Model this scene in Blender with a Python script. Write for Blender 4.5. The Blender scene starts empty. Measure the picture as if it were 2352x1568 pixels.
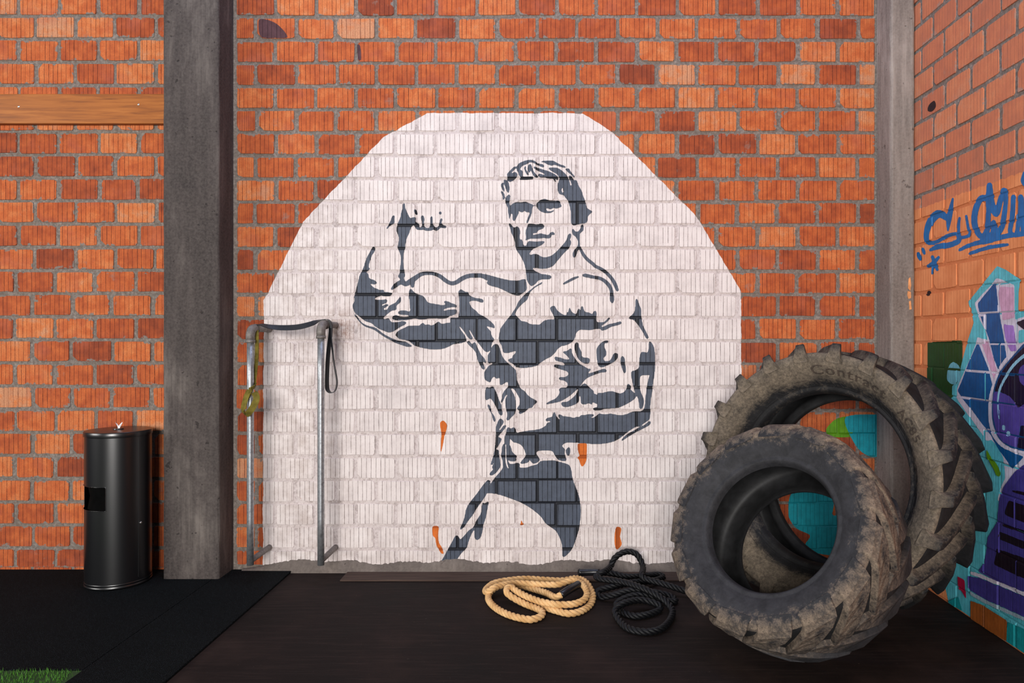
import bpy, bmesh, math, random
import numpy as np
from mathutils import Vector, Matrix

random.seed(7)
rng = np.random.default_rng(7)

# ------------------------------------------------------------------ camera, world, lights, exposure
F, CX, CY = 1660.0, 1280.0, 776.0          # focal length and principal point in photo pixels (2352 x 1568)
D, H = 4.486, 1.445                        # camera distance from the back wall, eye height
S = F / D                                  # pixels per metre on the back wall
XW = 2.13                                  # right wall
scene = bpy.context.scene
C = scene.collection

cam_d = bpy.data.cameras.new('camera')
cam_d.sensor_width = 36.0
cam_d.lens = 36.0 * F / 2352.0
cam_d.shift_x = -(CX - 1176.0) / 2352.0
cam_d.shift_y = -(784.0 - CY) / 2352.0
cam_d.clip_start = 0.05
cam = bpy.data.objects.new('camera', cam_d)
cam.location = (0, -D, H)
cam.rotation_euler = (math.pi / 2, 0, 0)
C.objects.link(cam)
scene.camera = cam

w = bpy.data.worlds.new('world')
scene.world = w
w.use_nodes = True
bg = w.node_tree.nodes['Background']
bg.inputs[0].default_value = (0.80, 0.85, 1.0, 1)
bg.inputs[1].default_value = 0.05


def area(name, loc, target, sx, sy, power, col):
    l = bpy.data.lights.new(name, 'AREA')
    l.shape = 'RECTANGLE'
    l.size, l.size_y = sx, sy
    l.energy = power
    l.color = col
    o = bpy.data.objects.new(name, l)
    o.location = loc
    o.rotation_euler = (Vector(target) - Vector(loc)).to_track_quat('-Z', 'Y').to_euler()
    C.objects.link(o)
    return o


area('gate_daylight', (-0.9, -9.6, 2.35), (-0.1, 0, 1.7), 3.0, 2.6, 760, (1.0, 0.965, 0.93))
area('left_fill', (-8.8, -5.2, 3.0), (0.6, -0.3, 1.4), 3.6, 2.4, 330, (1.0, 0.97, 0.94))  # fill light added out of view at left to brighten the right wall
area('roof_skylight', (-0.6, -1.2, 5.9), (-0.4, -0.2, 2.5), 4.5, 1.2, 105, (0.62, 0.70, 1.0))

vs = scene.view_settings
vs.view_transform = 'Standard'
vs.look = 'None'
vs.gamma = 1.0
vs.use_curve_mapping = False
vs.exposure = 0.12


# ------------------------------------------------------------------ pixel helpers (a pixel gives a ray; the surface gives the distance)
def wall_xz(px, py):
    return ((px - CX) / S, H - (py - CY) / S)


def floor_pt(px, py, z=0.0):
    d = (H - z) * F / (py - CY)
    return Vector(((px - CX) * d / F, d - D, z))


def depth_pt(px, py, y):
    d = y + D
    return Vector(((px - CX) * d / F, y, H - (py - CY) * d / F))


def right_az(px, py):
    d = F * XW / (px - CX)
    return (D - d, H - (py - CY) * d / F)          # a = distance in front of the back wall, z


# ------------------------------------------------------------------ object helpers
def tag(o, label=None, cat=None, group=None, kind=None):
    if label: o['label'] = label
    if cat: o['category'] = cat
    if group: o['group'] = group
    if kind: o['kind'] = kind
    return o


def empty(name, loc, rot=None):
    o = bpy.data.objects.new(name, None)
    o.empty_display_size = 0.1
    C.objects.link(o)
    o.location = loc
    if rot is not None:
        o.rotation_mode = 'QUATERNION'
        o.rotation_quaternion = rot
    return o


def link(name, me, mat=None, parent=None):
    if mat is not None and not me.materials:
        me.materials.append(mat)
    o = bpy.data.objects.new(name, me)
    C.objects.link(o)
    if parent is not None:
        o.parent = parent
    return o


def mesh_of(name, v, f, smooth=False):
    me = bpy.data.meshes.new(name)
    me.from_pydata([tuple(p) for p in v], [], [tuple(q) for q in f])
    me.update()
    if smooth:
        me.polygons.foreach_set('use_smooth', [True] * len(me.polygons))
    return me


def bm_mesh(name, bm, smooth=False):
    me = bpy.data.meshes.new(name)
    bm.normal_update()
    bm.to_mesh(me)
    bm.free()
    if smooth:
        me.polygons.foreach_set('use_smooth', [True] * len(me.polygons))
    return me


def box_bm(x0, x1, y0, y1, z0, z1, bevel=0.0, seg=2):
    bm = bmesh.new()
    bmesh.ops.create_cube(bm, size=1.0)
    for v in bm.verts:
        v.co = Vector((x0 + (v.co.x + .5) * (x1 - x0), y0 + (v.co.y + .5) * (y1 - y0), z0 + (v.co.z + .5) * (z1 - z0)))
    if bevel > 0:
        bmesh.ops.bevel(bm, geom=list(bm.edges), offset=bevel, segments=seg, affect='EDGES', profile=0.5)
    return bm


def lathe(prof, n, closed=False, a0=0.0, a1=2 * math.pi):
    """profile [(r,z)] around z"""
    full = abs(a1 - a0 - 2 * math.pi) < 1e-6
    m = n if full else n + 1
    v = []
    for i in range(m):
        a = a0 + (a1 - a0) * i / n
        for r, z in prof:
            v.append((r * math.cos(a), r * math.sin(a), z))
    k = len(prof)
    f = []
    for i in range(n):
        j = (i + 1) % m
        for q in range(k if closed else k - 1):
            p = (q + 1) % k
            f.append((i * k + q, j * k + q, j * k + p, i * k + p))
    return v, f


def tube(pts, rad, sides=8, cap=True, rads=None):
    """tube along points with parallel-transport frames"""
    P = np.array([tuple(p) for p in pts], float)
    T = np.gradient(P, axis=0)
    T /= np.linalg.norm(T, axis=1)[:, None] + 1e-12
    N = np.zeros_like(P)
    up = np.array([0, 0, 1.0]) if abs(T[0, 2]) < .9 else np.array([1.0, 0, 0])
    n = np.cross(T[0], up); n /= np.linalg.norm(n)
    for i in range(len(P)):
        n = n - T[i] * n.dot(T[i]); n /= np.linalg.norm(n)
        N[i] = n
    B = np.cross(T, N)
    a = np.linspace(0, 2 * np.pi, sides, endpoint=False)
    R = np.full(len(P), rad) if rads is None else np.array(rads)
    V = P[:, None, :] + R[:, None, None] * (np.cos(a)[None, :, None] * N[:, None, :] + np.sin(a)[None, :, None] * B[:, None, :])
    v = V.reshape(-1, 3).tolist()
    f = []
    for i in range(len(P) - 1):
        for s in range(sides):
            t = (s + 1) % sides
            f.append((i * sides + s, i * sides + t, (i + 1) * sides + t, (i + 1) * sides + s))
    if cap:
        f.append(tuple(range(sides))[::-1])
        f.append(tuple((len(P) - 1) * sides + s for s in range(sides)))
    return v, f, P, T, N, B


def resample(pts, step):
    P = np.array([tuple(p) for p in pts], float)
    Q = []
    for i in range(len(P) - 1):                         # Catmull-Rom
        p0 = P[max(i - 1, 0)]; p1 = P[i]; p2 = P[i + 1]; p3 = P[min(i + 2, len(P) - 1)]
        for t in np.linspace(0, 1, 24, endpoint=False):
            Q.append(.5 * ((2 * p1) + (-p0 + p2) * t + (2 * p0 - 5 * p1 + 4 * p2 - p3) * t * t + (-p0 + 3 * p1 - 3 * p2 + p3) * t ** 3))
    Q.append(P[-1])
    Q = np.array(Q)
    s = np.r_[0, np.cumsum(np.linalg.norm(np.diff(Q, axis=0), axis=1))]
    n = max(3, int(s[-1] / step))
    u = np.linspace(0, s[-1], n)
    return np.c_[[np.interp(u, s, Q[:, k]) for k in range(Q.shape[1])]].T, s[-1]


# ------------------------------------------------------------------ material helpers
class NT:
    def __init__(self, name):
        self.m = bpy.data.materials.new(name)
        self.m.use_nodes = True
        self.t = self.m.node_tree
        self.n = self.t.nodes
        self.b = self.n['Principled BSDF']

    def node(self, typ, **kw):
        x = self.n.new(typ)
        for k, v in kw.items():
            setattr(x, k, v)
        return x

    def set(self, sock, val):
        if hasattr(val, 'is_output') or isinstance(val, bpy.types.NodeSocket):
            self.t.links.new(val, sock)
        else:
            sock.default_value = val

    def math(self, op, a, b=0.0, clamp=False):
        x = self.node('ShaderNodeMath', operation=op, use_clamp=clamp)
        self.set(x.inputs[0], a); self.set(x.inputs[1], b)
        return x.outputs[0]

    def mix(self, fac, a, b, blend='MIX'):
        x = self.node('ShaderNodeMix', data_type='RGBA', blend_type=blend)
        self.set(x.inputs[0], fac); self.set(x.inputs[6], a if not isinstance(a, tuple) else rgba(a)); self.set(x.inputs[7], b if not isinstance(b, tuple) else rgba(b))
        return x.outputs[2]

    def ramp(self, fac, stops):
        x = self.node('ShaderNodeValToRGB')
        self.set(x.inputs[0], fac)
        e = x.color_ramp.elements
        while len(e) < len(stops): e.new(0.5)
        for q, (p, c) in zip(e, stops):
            q.position = p
            q.color = rgba(c) if isinstance(c, tuple) else (c, c, c, 1)
        return x.outputs[0]

    def noise(self, scale, detail=4, vec=None, rough=.55, dist=0.0):
        x = self.node('ShaderNodeTexNoise')
        x.inputs['Scale'].default_value = scale
        x.inputs['Detail'].default_value = detail
        x.inputs['Roughness'].default_value = rough
        x.inputs['Distortion'].default_value = dist
        if vec is not None: self.set(x.inputs['Vector'], vec)
        return x.outputs[0]

    def mapr(self, v, a, b, c=0.0, d=1.0):
        x = self.node('ShaderNodeMapRange')
        self.set(x.inputs[0], v)
        for i, q in enumerate((a, b, c, d)): x.inputs[i + 1].default_value = q
        return x.outputs[0]

    def pos(self):
        return self.node('ShaderNodeNewGeometry').outputs['Position']

    def obj(self):
        return self.node('ShaderNodeTexCoord').outputs['Object']

    def xyz(self, v):
        x = self.node('ShaderNodeSeparateXYZ')
        self.set(x.inputs[0], v)
        return x.outputs

    def attr(self, name, typ='GEOMETRY'):
        return self.node('ShaderNodeAttribute', attribute_name=name, attribute_type=typ).outputs['Fac']

    def bump(self, h, strength=.5, dist=.003):
        x = self.node('ShaderNodeBump')
        x.inputs['Strength'].default_value = strength
        x.inputs['Distance'].default_value = dist
        self.set(x.inputs['Height'], h)
        self.t.links.new(x.outputs[0], self.b.inputs['Normal'])

    def out(self, col, rough=.8, metal=0.0, spec=.5):
        self.set(self.b.inputs['Base Color'], col if not isinstance(col, tuple) else rgba(col))
        self.set(self.b.inputs['Roughness'], rough)
        self.b.inputs['Metallic'].default_value = metal
        self.b.inputs['Specular IOR Level'].default_value = spec
        return self.m


def rgba(c):
    return tuple(c) + (1.0,) if len(c) == 3 else tuple(c)


def srgb(r, g, b):
    return tuple(((x / 255 / 12.92) if x / 255 <= .04045 else ((x / 255 + .055) / 1.055) ** 2.4) for x in (r, g, b))


def simple(name, col, rough=.6, metal=0.0, spec=.5, nscale=20, var=.25, bump=0.2, bdist=.002):
    n = NT(name)
    v = n.noise(nscale, 5, n.obj())
    c = n.mix(n.mapr(v, .35, .65), tuple(x * (1 - var) for x in col), tuple(min(1, x * (1 + var)) for x in col))
    if bump: n.bump(n.noise(nscale * 4, 3, n.obj()), bump, bdist)
    return n.out(c, rough, metal, spec)


BW, BH = 0.228, 0.121                         # brick face
GP = 0.0285                                   # groove pitch on the brick faces

# white painted field: convex outline on the back wall (photo pixels)
FIELD = [(603, 1330), (606, 690), (696, 509), (881, 315), (981, 259), (1338, 260), (1406, 303), (1600, 497), (1702, 668), (1705, 1330)]


def field_mask(n):
    P = n.pos()
    wob = n.math('MULTIPLY', n.math('SUBTRACT', n.noise(14, 3, P), .5), .02)
    cur = None
    pts = [wall_xz(*p) for p in FIELD]
    for (x0, z0), (x1, z1) in zip(pts[:-1], pts[1:]):
        dx, dz = x1 - x0, z1 - z0
        l = math.hypot(dx, dz)
        nx, nz = dz / l, -dx / l                      # inside is to the right when walking clockwise
        dp = n.node('ShaderNodeVectorMath', operation='DOT_PRODUCT')
        n.set(dp.inputs[0], P); dp.inputs[1].default_value = (nx, 0, nz)
        q = n.math('SUBTRACT', dp.outputs['Value'], nx * x0 + nz * z0)
        cur = q if cur is None else n.math('MINIMUM', cur, q)
    cur = n.math('ADD', cur, wob)
    return n.mapr(cur, -.001, .001)


def groove(n):
    """thin vertical combed grooves, local to each brick; each line has its own depth"""
    g = n.math('ADD', n.attr('gx'), n.math('MULTIPLY', n.attr('phase', 'OBJECT'), GP))
    P = n.pos()
    wig = n.math('MULTIPLY', n.math('SUBTRACT', n.noise(11, 3, P, .6), .5), .0045)
    u = n.math('DIVIDE', n.math('ADD', g, wig), GP)
    x, y, z = n.xyz(P)
    row = n.math('FLOOR', n.math('DIVIDE', z, .1436))
    wn = n.node('ShaderNodeTexWhiteNoise', noise_dimensions='2D')
    cb = n.node('ShaderNodeCombineXYZ')
    n.set(cb.inputs[0], n.math('FLOOR', n.math('ADD', u, n.math('MULTIPLY', n.math('FLOOR', n.math('MULTIPLY', n.math('ADD', x, y), 4.0)), 17.0)))); n.set(cb.inputs[1], row)
    n.set(wn.inputs['Vector'], cb.outputs[0])
    h = wn.outputs['Value']
    d = n.math('ABSOLUTE', n.math('SUBTRACT', n.math('SUBTRACT', n.math('FRACT', u), .5), n.math('MULTIPLY', n.math('SUBTRACT', h, .5), .22)))
    wv = n.mapr(n.noise(22, 4, P, .7), .3, .7, .022, .082)
    line = n.mapr(n.math('DIVIDE', d, wv), .5, 1.3, 1, 0)
    return n.math('MULTIPLY', line, n.mapr(h, 0, .7, .50, 1))


def comb(n):
    """fine vertical striation of the extruded clay"""
    mp = n.node('ShaderNodeMapping'); n.set(mp.inputs[0], n.pos()); mp.inputs['Scale'].default_value = (230, 230, 5)
    return n.noise(1.0, 3, mp.outputs[0], .6)


def brick_mat(name, mode):
    n = NT(name)
    P = n.pos()
    tone = n.math('ADD', n.attr('tone', 'OBJECT'), n.attr('tn'))
    nz = n.noise(13, 5, P, .6)
    nf = n.noise(120, 3, P, .7)
    t = n.math('ADD', tone, n.math('MULTIPLY', n.math('SUBTRACT', nz, .5), 1.25))
    c = n.ramp(t, [(0.0, srgb(128, 58, 36)), (.28, srgb(170, 80, 42)), (.55, srgb(200, 104, 54)), (.8, srgb(216, 130, 76)), (1.0, srgb(206, 150, 112))])
    c = n.mix(n.mapr(nf, .35, .7, 0, .45), c, srgb(146, 74, 48), 'MIX')
    c = n.mix(n.mapr(n.noise(4.5, 3, P), .55, .7, 0, .45), c, srgb(168, 92, 74))
    st = comb(n)
    c = n.mix(n.mapr(st, .4, .7, 0, .38), c, srgb(138, 72, 50))
    pit = n.mapr(n.noise(75, 2, P), .71, .75)
    c = n.mix(n.math('MULTIPLY', pit, .6), c, srgb(92, 46, 36))
    g = groove(n)
    c = n.mix(n.math('MULTIPLY', g, .88), c, srgb(76, 32, 24))
    smear = n.mapr(n.noise(7, 5, P, .7), .62, .72)
    c = n.mix(n.math('MULTIPLY', smear, .55), c, srgb(135, 122, 112))
    # mortar squeezed over the brick edges
    dx = n.math('SUBTRACT', BW / 2, n.math('ABSOLUTE', n.attr('ex')))
    dz = n.math('SUBTRACT', BH / 2, n.math('ABSOLUTE', n.attr('ez')))
    ed = n.math('ADD', n.math('MINIMUM', dx, dz), n.math('MULTIPLY', n.math('SUBTRACT', n.noise(15, 7, P, .74), .475), .19))
    sq = n.mapr(ed, -.004, -.0015, 1, 0)
    c = n.mix(sq, c, n.mix(nf, srgb(96, 88, 82), srgb(150, 141, 133)))
    g = n.math('MULTIPLY', g, n.math('SUBTRACT', 1.0, sq))
    rough = .85
    if mode == 'back':
        m = field_mask(n)
        wn = n.noise(6, 6, P, .65)
        wc = n.ramp(wn, [(.25, srgb(200, 190, 188)), (.5, srgb(226, 216, 213)), (.75, srgb(236, 228, 225))])
        wc = n.mix(n.mapr(st, .45, .7, 0, .22), wc, srgb(176, 162, 158))
        wc = n.mix(n.mapr(n.noise(95, 3, P, .75), .58, .75, 0, .5), wc, srgb(170, 154, 148))
        wc = n.mix(n.math('MULTIPLY', g, .82), wc, srgb(96, 82, 80))
        # grime beside the pipe bars and above the floor (dirt with its own shape)
        x, y, z = n.xyz(P)
        gx = n.mapr(n.math('ABSOLUTE', n.math('ADD', x, 1.56)), .05, .42, 1, 0)
        gz = n.mapr(z, .0, .55, 1, 0)
        dirt = n.math('MULTIPLY', n.math('MAXIMUM', n.math('MULTIPLY', gx, .75), n.math('MULTIPLY', gz, .6)), n.mapr(n.noise(11, 6, P, .7), .42, .62))
        wc = n.mix(n.math('MULTIPLY', dirt, .5), wc, srgb(150, 130, 118))
        rr = n.node('ShaderNodeVectorMath', operation='DISTANCE')
        n.set(rr.inputs[0], P); rr.inputs[1].default_value = (-1.33, 0, 1.50)
        rust = n.math('MULTIPLY', n.mapr(rr.outputs['Value'], .03, .17, 1, 0), n.mapr(n.noise(28, 6, P, .75), .38, .6))
        wc = n.mix(n.math('MULTIPLY', rust, .75), wc, srgb(138, 104, 88))
        chip = n.math('MULTIPLY', n.mapr(n.noise(23, 4, P, .65), .70, .72), n.mapr(z, .2, .75, 1, 0))
        m = n.math('MULTIPLY', m, n.math('SUBTRACT', 1.0, chip))
        c = n.mix(m, c, wc)
    if mode == 'right':
        x, y, z = n.xyz(P)
        edge = n.math('SUBTRACT', 2.205, n.math('ADD', z, n.math('MULTIPLY', n.math('SUBTRACT', n.noise(30, 4, P), .5), .03)))
        m = n.mapr(edge, -.002, .002)
        pc = n.mix(n.mapr(n.noise(8, 5, P), .35, .65), srgb(205, 124, 78), srgb(222, 143, 94))
        pc = n.mix(n.math('MULTIPLY', g, .55), pc, srgb(160, 84, 48))
        bc = n.mix(.45, c, srgb(205, 140, 112))
        c = n.mix(m, bc, pc)
    h = n.math('SUBTRACT', n.math('MULTIPLY', nf, .25), g)
    n.bump(h, .5, .003)
    return n.out(c, rough, 0, .25)


def mortar_mat(name, mode):
    n = NT(name)
    P = n.pos()
    nz = n.noise(55, 7, P, .78)
    c = n.ramp(nz, [(.25, srgb(78, 71, 66)), (.5, srgb(122, 113, 106)), (.72, srgb(166, 157, 149))])
    c = n.mix(n.mapr(n.noise(5, 3, P), .45, .6, 0, .35), c, srgb(112, 100, 90))
    if mode == 'back':
        m = field_mask(n)
        wc = n.ramp(nz, [(.25, srgb(140, 126, 123)), (.45, srgb(200, 188, 186)), (.75, srgb(228, 219, 217))])
        crk = n.mapr(n.noise(9, 5, P, .8), .56, .6)
        wc = n.mix(n.math('MULTIPLY', crk, .35), wc, srgb(120, 106, 102))
        c = n.mix(m, c, wc)
    if mode == 'right':
        x, y, z = n.xyz(P)
        edge = n.math('SUBTRACT', 2.205, n.math('ADD', z, n.math('MULTIPLY', n.math('SUBTRACT', n.noise(30, 4, P), .5), .03)))
        m = n.mapr(edge, -.002, .002)
        c = n.mix(m, c, n.mix(nz, srgb(178, 98, 58), srgb(218, 138, 92)))
    n.bump(nz, .7, .004)
    return n.out(c, .95, 0, .15)


def film_mat(name, face, dark, rough=.5, spec=.4, gk=.8, jk=.8):
    n = NT(name)
    P = n.pos()
    g = groove(n)
    j = n.attr('mj')
    c = n.mix(n.mapr(n.noise(18, 5, P, .65), .35, .68), tuple(x * .78 for x in face), tuple(x * 1.12 for x in face))
    c = n.mix(n.mapr(comb(n), .42, .7, 0, .35), c, tuple(x * .55 for x in face))
    c = n.mix(n.math('MULTIPLY', j, jk), c, dark)
    c = n.mix(n.math('MULTIPLY', g, gk), c, dark)
    n.bump(n.math('SUBTRACT', n.math('MULTIPLY', n.noise(90, 3, P), .3), g), .6, .003)
    return n.out(c, rough, 0, spec)


def concrete_mat(name, a, b, c3):
    n = NT(name)
    P = n.pos()
    mp = n.node('ShaderNodeMapping'); n.set(mp.inputs[0], P); mp.inputs['Scale'].default_value = (1, 1, .35)
    big = n.noise(3.2, 6, mp.outputs[0], .65, .4)
    fine = n.noise(70, 4, P, .7)
    c = n.ramp(big, [(.3, a), (.52, b), (.72, c3)])
    mp2 = n.node('ShaderNodeMapping'); n.set(mp2.inputs[0], P); mp2.inputs['Scale'].default_value = (45, 45, 2.5)
    streak = n.noise(1.0, 4, mp2.outputs[0])
    c = n.mix(n.mapr(streak, .4, .62, 0, .5), c, a)
    c = n.mix(n.mapr(fine, .3, .7, 0, .3), c, c3)
    pits = n.mapr(n.noise(24, 2, P), .70, .74)
    c = n.mix(n.math('MULTIPLY', pits, .6), c, tuple(x * .4 for x in a))
    n.bump(n.math('SUBTRACT', fine, pits), .5, .004)
    return n.out(c, .9, 0, .25)


M = {}
M['brick_back'] = brick_mat('brick_back', 'back')
M['brick_plain'] = brick_mat('brick_plain', 'plain')
M['brick_right'] = brick_mat('brick_right', 'right')
M['mortar_back'] = mortar_mat('mortar_back', 'back')
M['mortar_plain'] = mortar_mat('mortar_plain', 'plain')
M['mortar_right'] = mortar_mat('mortar_right', 'right')
M['stencil'] = film_mat('stencil_black', srgb(74, 82, 97), srgb(14, 16, 24), .55, .3, 1.0, .92)
M['chip'] = film_mat('bare_brick', srgb(214, 112, 50), srgb(150, 70, 30), .9, .2)
M['soot'] = film_mat('soot', srgb(92, 66, 70), srgb(50, 36, 40), .9, .1)
M['concrete'] = concrete_mat('column_concrete', srgb(44, 39, 39), srgb(72, 65, 63), srgb(124, 116, 110))
M['concrete_right'] = concrete_mat('column_concrete_pale', srgb(92, 84, 79), srgb(128, 119, 112), srgb(172, 162, 154))
M['splash'] = simple('peach_paint', srgb(214, 146, 92), .7)
M['plinth'] = concrete_mat('plinth_concrete', srgb(84, 76, 71), srgb(108, 99, 92), srgb(138, 128, 120))


# ------------------------------------------------------------------ brick walls
ROWS = 26
Z_OF = lambda k: H - (38.5 + 53.13 * k - CY) / S            # centre of bed joint k on the back wall
JT = 0.0225                                                   # joint width


def brick_variant(i):
    r = random.Random(100 + i)
    hw, hh = BW / 2, BH / 2
    ch = [r.uniform(.004, .012) for _ in range(4)]
    if i % 3 == 0: ch[r.randrange(4)] = r.uniform(.02, .034)
    j = lambda: r.uniform(-.0022, .0022)
    o = []
    o += [(-hw + ch[0], -hh + j()), (r.uniform(-.03, .03), -hh + j()), (hw - ch[1], -hh + j())]
    o += [(hw + j(), -hh + ch[1]), (hw + j(), hh - ch[2])]
    o += [(hw - ch[2], hh + j()), (r.uniform(-.03, .03), hh + j()), (-hw + ch[3], hh + j())]
    o += [(-hw + j(), hh - ch[3]), (-hw + j(), -hh + ch[0])]
    v, f = [], []
    n = len(o)
    for (x, z) in o: v.append((x * .988, 0, z * .982))
    for (x, z) in o: v.append((x, .0028, z))
    for (x, z) in o: v.append((x, .03, z))
    f.append(tuple(range(n)))
    for k in (0, 1):
        for a in range(n):
            b = (a + 1) % n
            f.append((k * n + a, (k + 1) * n + a, (k + 1) * n + b, k * n + b))
    me = mesh_of('brick', v, f)
    at = me.attributes.new('gx', 'FLOAT', 'POINT')
    at.data.foreach_set('value', [p[0] for p in v])
    me.attributes.new('ex', 'FLOAT', 'POINT').data.foreach_set('value', [p[0] for p in v])
    me.attributes.new('ez', 'FLOAT', 'POINT').data.foreach_set('value', [p[2] for p in v])
    return me


def variants(mat):
    out = []
    for i in range(9):
        me = brick_variant(i)
        me.materials.append(mat)
        out.append(me)
    return out


class Wall:
    """bricks on a plane: local a (along), z (up), depth out of the wall"""

    def __init__(self):
        self.b = []                                            # a0,a1,z0,z1,depth,phase,tone,visible px area rank

    def row(self, z0, z1, joints, jit=.006):
        js = [joints[0]] + [x + random.uniform(-jit, jit) for x in joints[1:-1]] + [joints[-1]]
        for a0, a1 in zip(js[:-1], js[1:]):
            l = JT * random.uniform(.75, 1.3)
            if a1 - a0 - l < .02: continue
            dz = random.uniform(-.0025, .0025)
            self.b.append([a0 + l / 2, a1 - l / 2, z0 + JT * .45 + dz, z1 - JT * .45 + dz, random.uniform(-.0018, .0022), random.random(),
                           min(1, max(0, random.gauss(.47, .2)))])

    def relief(self, A, Z, grow):
        """surface height (towards the viewer), groove coordinate and joint flag at points"""
        hgt = np.full(A.shape, -.004); gx = np.zeros(A.shape); mj = np.ones(A.shape)
        a_lo, a_hi, z_lo, z_hi = A.min(), A.max(), Z.min(), Z.max()
        for a0, a1, z0, z1, dep, ph, tn in self.b:
            if a1 < a_lo - .05 or a0 > a_hi + .05 or z1 < z_lo - .05 or z0 > z_hi + .05: continue
            core = (A > a0) & (A < a1) & (Z > z0) & (Z < z1)
            fat = (A > a0 - grow) & (A < a1 + grow) & (Z > z0 - grow) & (Z < z1 + grow)
            hgt[fat] = np.maximum(hgt[fat], dep)
            gx[fat] = A[fat] - (a0 + a1) / 2 + ph * GP
            mj[core] = 0
        return hgt, gx, mj

    def build(self, parent, meshes, place, mat, limit=300, key=None):
        order = sorted(self.b, key=key) if key else list(self.b)
        for q, (a0, a1, z0, z1, dep, ph, tn) in enumerate(order[:limit]):
            o = bpy.data.objects.new('brick', meshes[random.randrange(len(meshes))])
            C.objects.link(o)
            o.parent = parent
            place(o, (a0 + a1) / 2, (z0 + z1) / 2, dep)
            sx = (a1 - a0) / BW
            o.scale = (sx, 1, (z1 - z0) / BH)
            o['phase'] = ph; o['tone'] = tn
        rest = order[limit:]
        if rest:
            V, Fc, G, T, EX, EZ = [], [], [], [], [], []
            for (a0, a1, z0, z1, dep, ph, tn) in rest:
                me = meshes[random.randrange(len(meshes))]
                o = bpy.data.objects.new('tmp', None)
                place(o, (a0 + a1) / 2, (z0 + z1) / 2, dep)
                mw = Matrix.LocRotScale(o.location, o.rotation_euler, Vector(((a1 - a0) / BW, 1, (z1 - z0) / BH)))
                bpy.data.objects.remove(o)
                base = len(V)
                for v in me.vertices:
                    V.append(tuple(mw @ v.co)); G.append(v.co.x + ph * GP); T.append(tn); EX.append(v.co.x); EZ.append(v.co.z)
                for p in me.polygons: Fc.append(tuple(base + i for i in p.vertices))
            me = mesh_of('brickwork', V, Fc)
            me.attributes.new('gx', 'FLOAT', 'POINT').data.foreach_set('value', G)
            me.attributes.new('tn', 'FLOAT', 'POINT').data.foreach_set('value', T)
            me.attributes.new('ex', 'FLOAT', 'POINT').data.foreach_set('value', EX)
            me.attributes.new('ez', 'FLOAT', 'POINT').data.foreach_set('value', EZ)
            o = link('brickwork', me, mat, parent)
            o['phase'] = 0.0; o['tone'] = 0.0; o['kind'] = 'stuff'


def slab(x0, x1, y0, y1, z0, z1):
    return bm_mesh('slab', box_bm(x0, x1, y0, y1, z0, z1))


XL = (540 - CX) / S                        # left end of the main bay (behind the column edge)
XR = (2013 - CX) / S

# main bay
wall_back = link('wall_back', slab(XL - .35, XW + .0, .004, .20, -.02, Z_OF(-3)), M['mortar_back'])
tag(wall_back, kind='structure')
WB = Wall()
for k in range(-2, 25):
    z1, z0 = Z_OF(k - 1), max(Z_OF(k), .03)
    even = (k % 2 == 0)
    st = (633.1 if even else 588.0)
    js = [XL] + [(st + 92.18 * i - CX) / S for i in range(16)]
    js = [x for x in js if x < XR - .05] + [XR]
    WB.row(z0, z1, js, .005)
cxw, czw = wall_xz(1250, 700)
WB.build(wall_back, variants(M['brick_back']), lambda o, a, z, d: setattr(o, 'location', (a, -d, z)), M['brick_back'], 300,
         key=lambda b: max(abs((b[0] + b[1]) / 2 - cxw) / 1.9, abs((b[2] + b[3]) / 2 - czw) / 1.55))

# bay left of the column
wall_bl = link('wall_back_left', slab(-4.6, XL - .35, .004, .20, -.02, Z_OF(-3)), M['mortar_plain'])
tag(wall_bl, kind='structure')
WL = Wall()
for k in range(-1, 26):
    z1, z0 = Z_OF(k - 1) + .006, max(Z_OF(k) + .006, .015)
    even = (k % 2 == 0)
    st = (43.0 if even else -10.0) + (0 if k < 12 else -8)
    js = [(st + 91.6 * i - CX) / S for i in range(-3, 6)]
    js = [x for x in js if x < -2.25] + [-2.2]
    WL.row(z0, z1, js, .006)
WL.build(wall_bl, variants(M['brick_plain']), lambda o, a, z, d: setattr(o, 'location', (a, -d, z)), M['brick_plain'], 300)

# right wall (runs towards the camera): a = distance in front of the back wall
wall_r = link('wall_right', slab(XW + .004, XW + .2, -3.4, .2, -.02, Z_OF(-6)), M['mortar_right'])
tag(wall_r, kind='structure')
WR = Wall()
for k in range(-5, 25):
    z1, z0 = Z_OF(k - 1) - .008, max(Z_OF(k) - .008, .004)
    even = (k % 2 == 0)
    st = .135 if even else .01
    js = [0.0] + [st + .25 * i for i in range(13) if st + .25 * i > .03]
    WR.row(z0, z1, js, .006)


def place_r(o, a, z, d):
    o.location = (XW - d, -a, z)
    o.rotation_euler = (0, 0, -math.pi / 2)


# rotated -90 deg about z: local +x -> world -y (a), local -y (front) -> world -x
WR.build(wall_r, variants(M['brick_right']), place_r, M['brick_right'], 300, key=lambda b: b[0])


# ------------------------------------------------------------------ paint films draped over brickwork
def smooth_poly(pts, sub=4, ten=.42):
    P = np.array(pts, float)
    n = len(P)
    out = []
    for i in range(n):
        p0, p1, p2, p3 = P[i - 1], P[i], P[(i + 1) % n], P[(i + 2) % n]
        L = np.linalg.norm(p2 - p1) + 1e-9
        m1 = (p2 - p0) * ten; m2 = (p3 - p1) * ten
        for m in (m1, m2):
            l = np.linalg.norm(m)
            if l > L: m *= L / l
        for t in np.linspace(0, 1, sub, endpoint=False):
            h00 = 2 * t ** 3 - 3 * t ** 2 + 1; h10 = t ** 3 - 2 * t ** 2 + t; h01 = -2 * t ** 3 + 3 * t ** 2; h11 = t ** 3 - t ** 2
            out.append(h00 * p1 + h10 * m1 + h01 * p2 + h11 * m2)
    return np.array(out)


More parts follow.
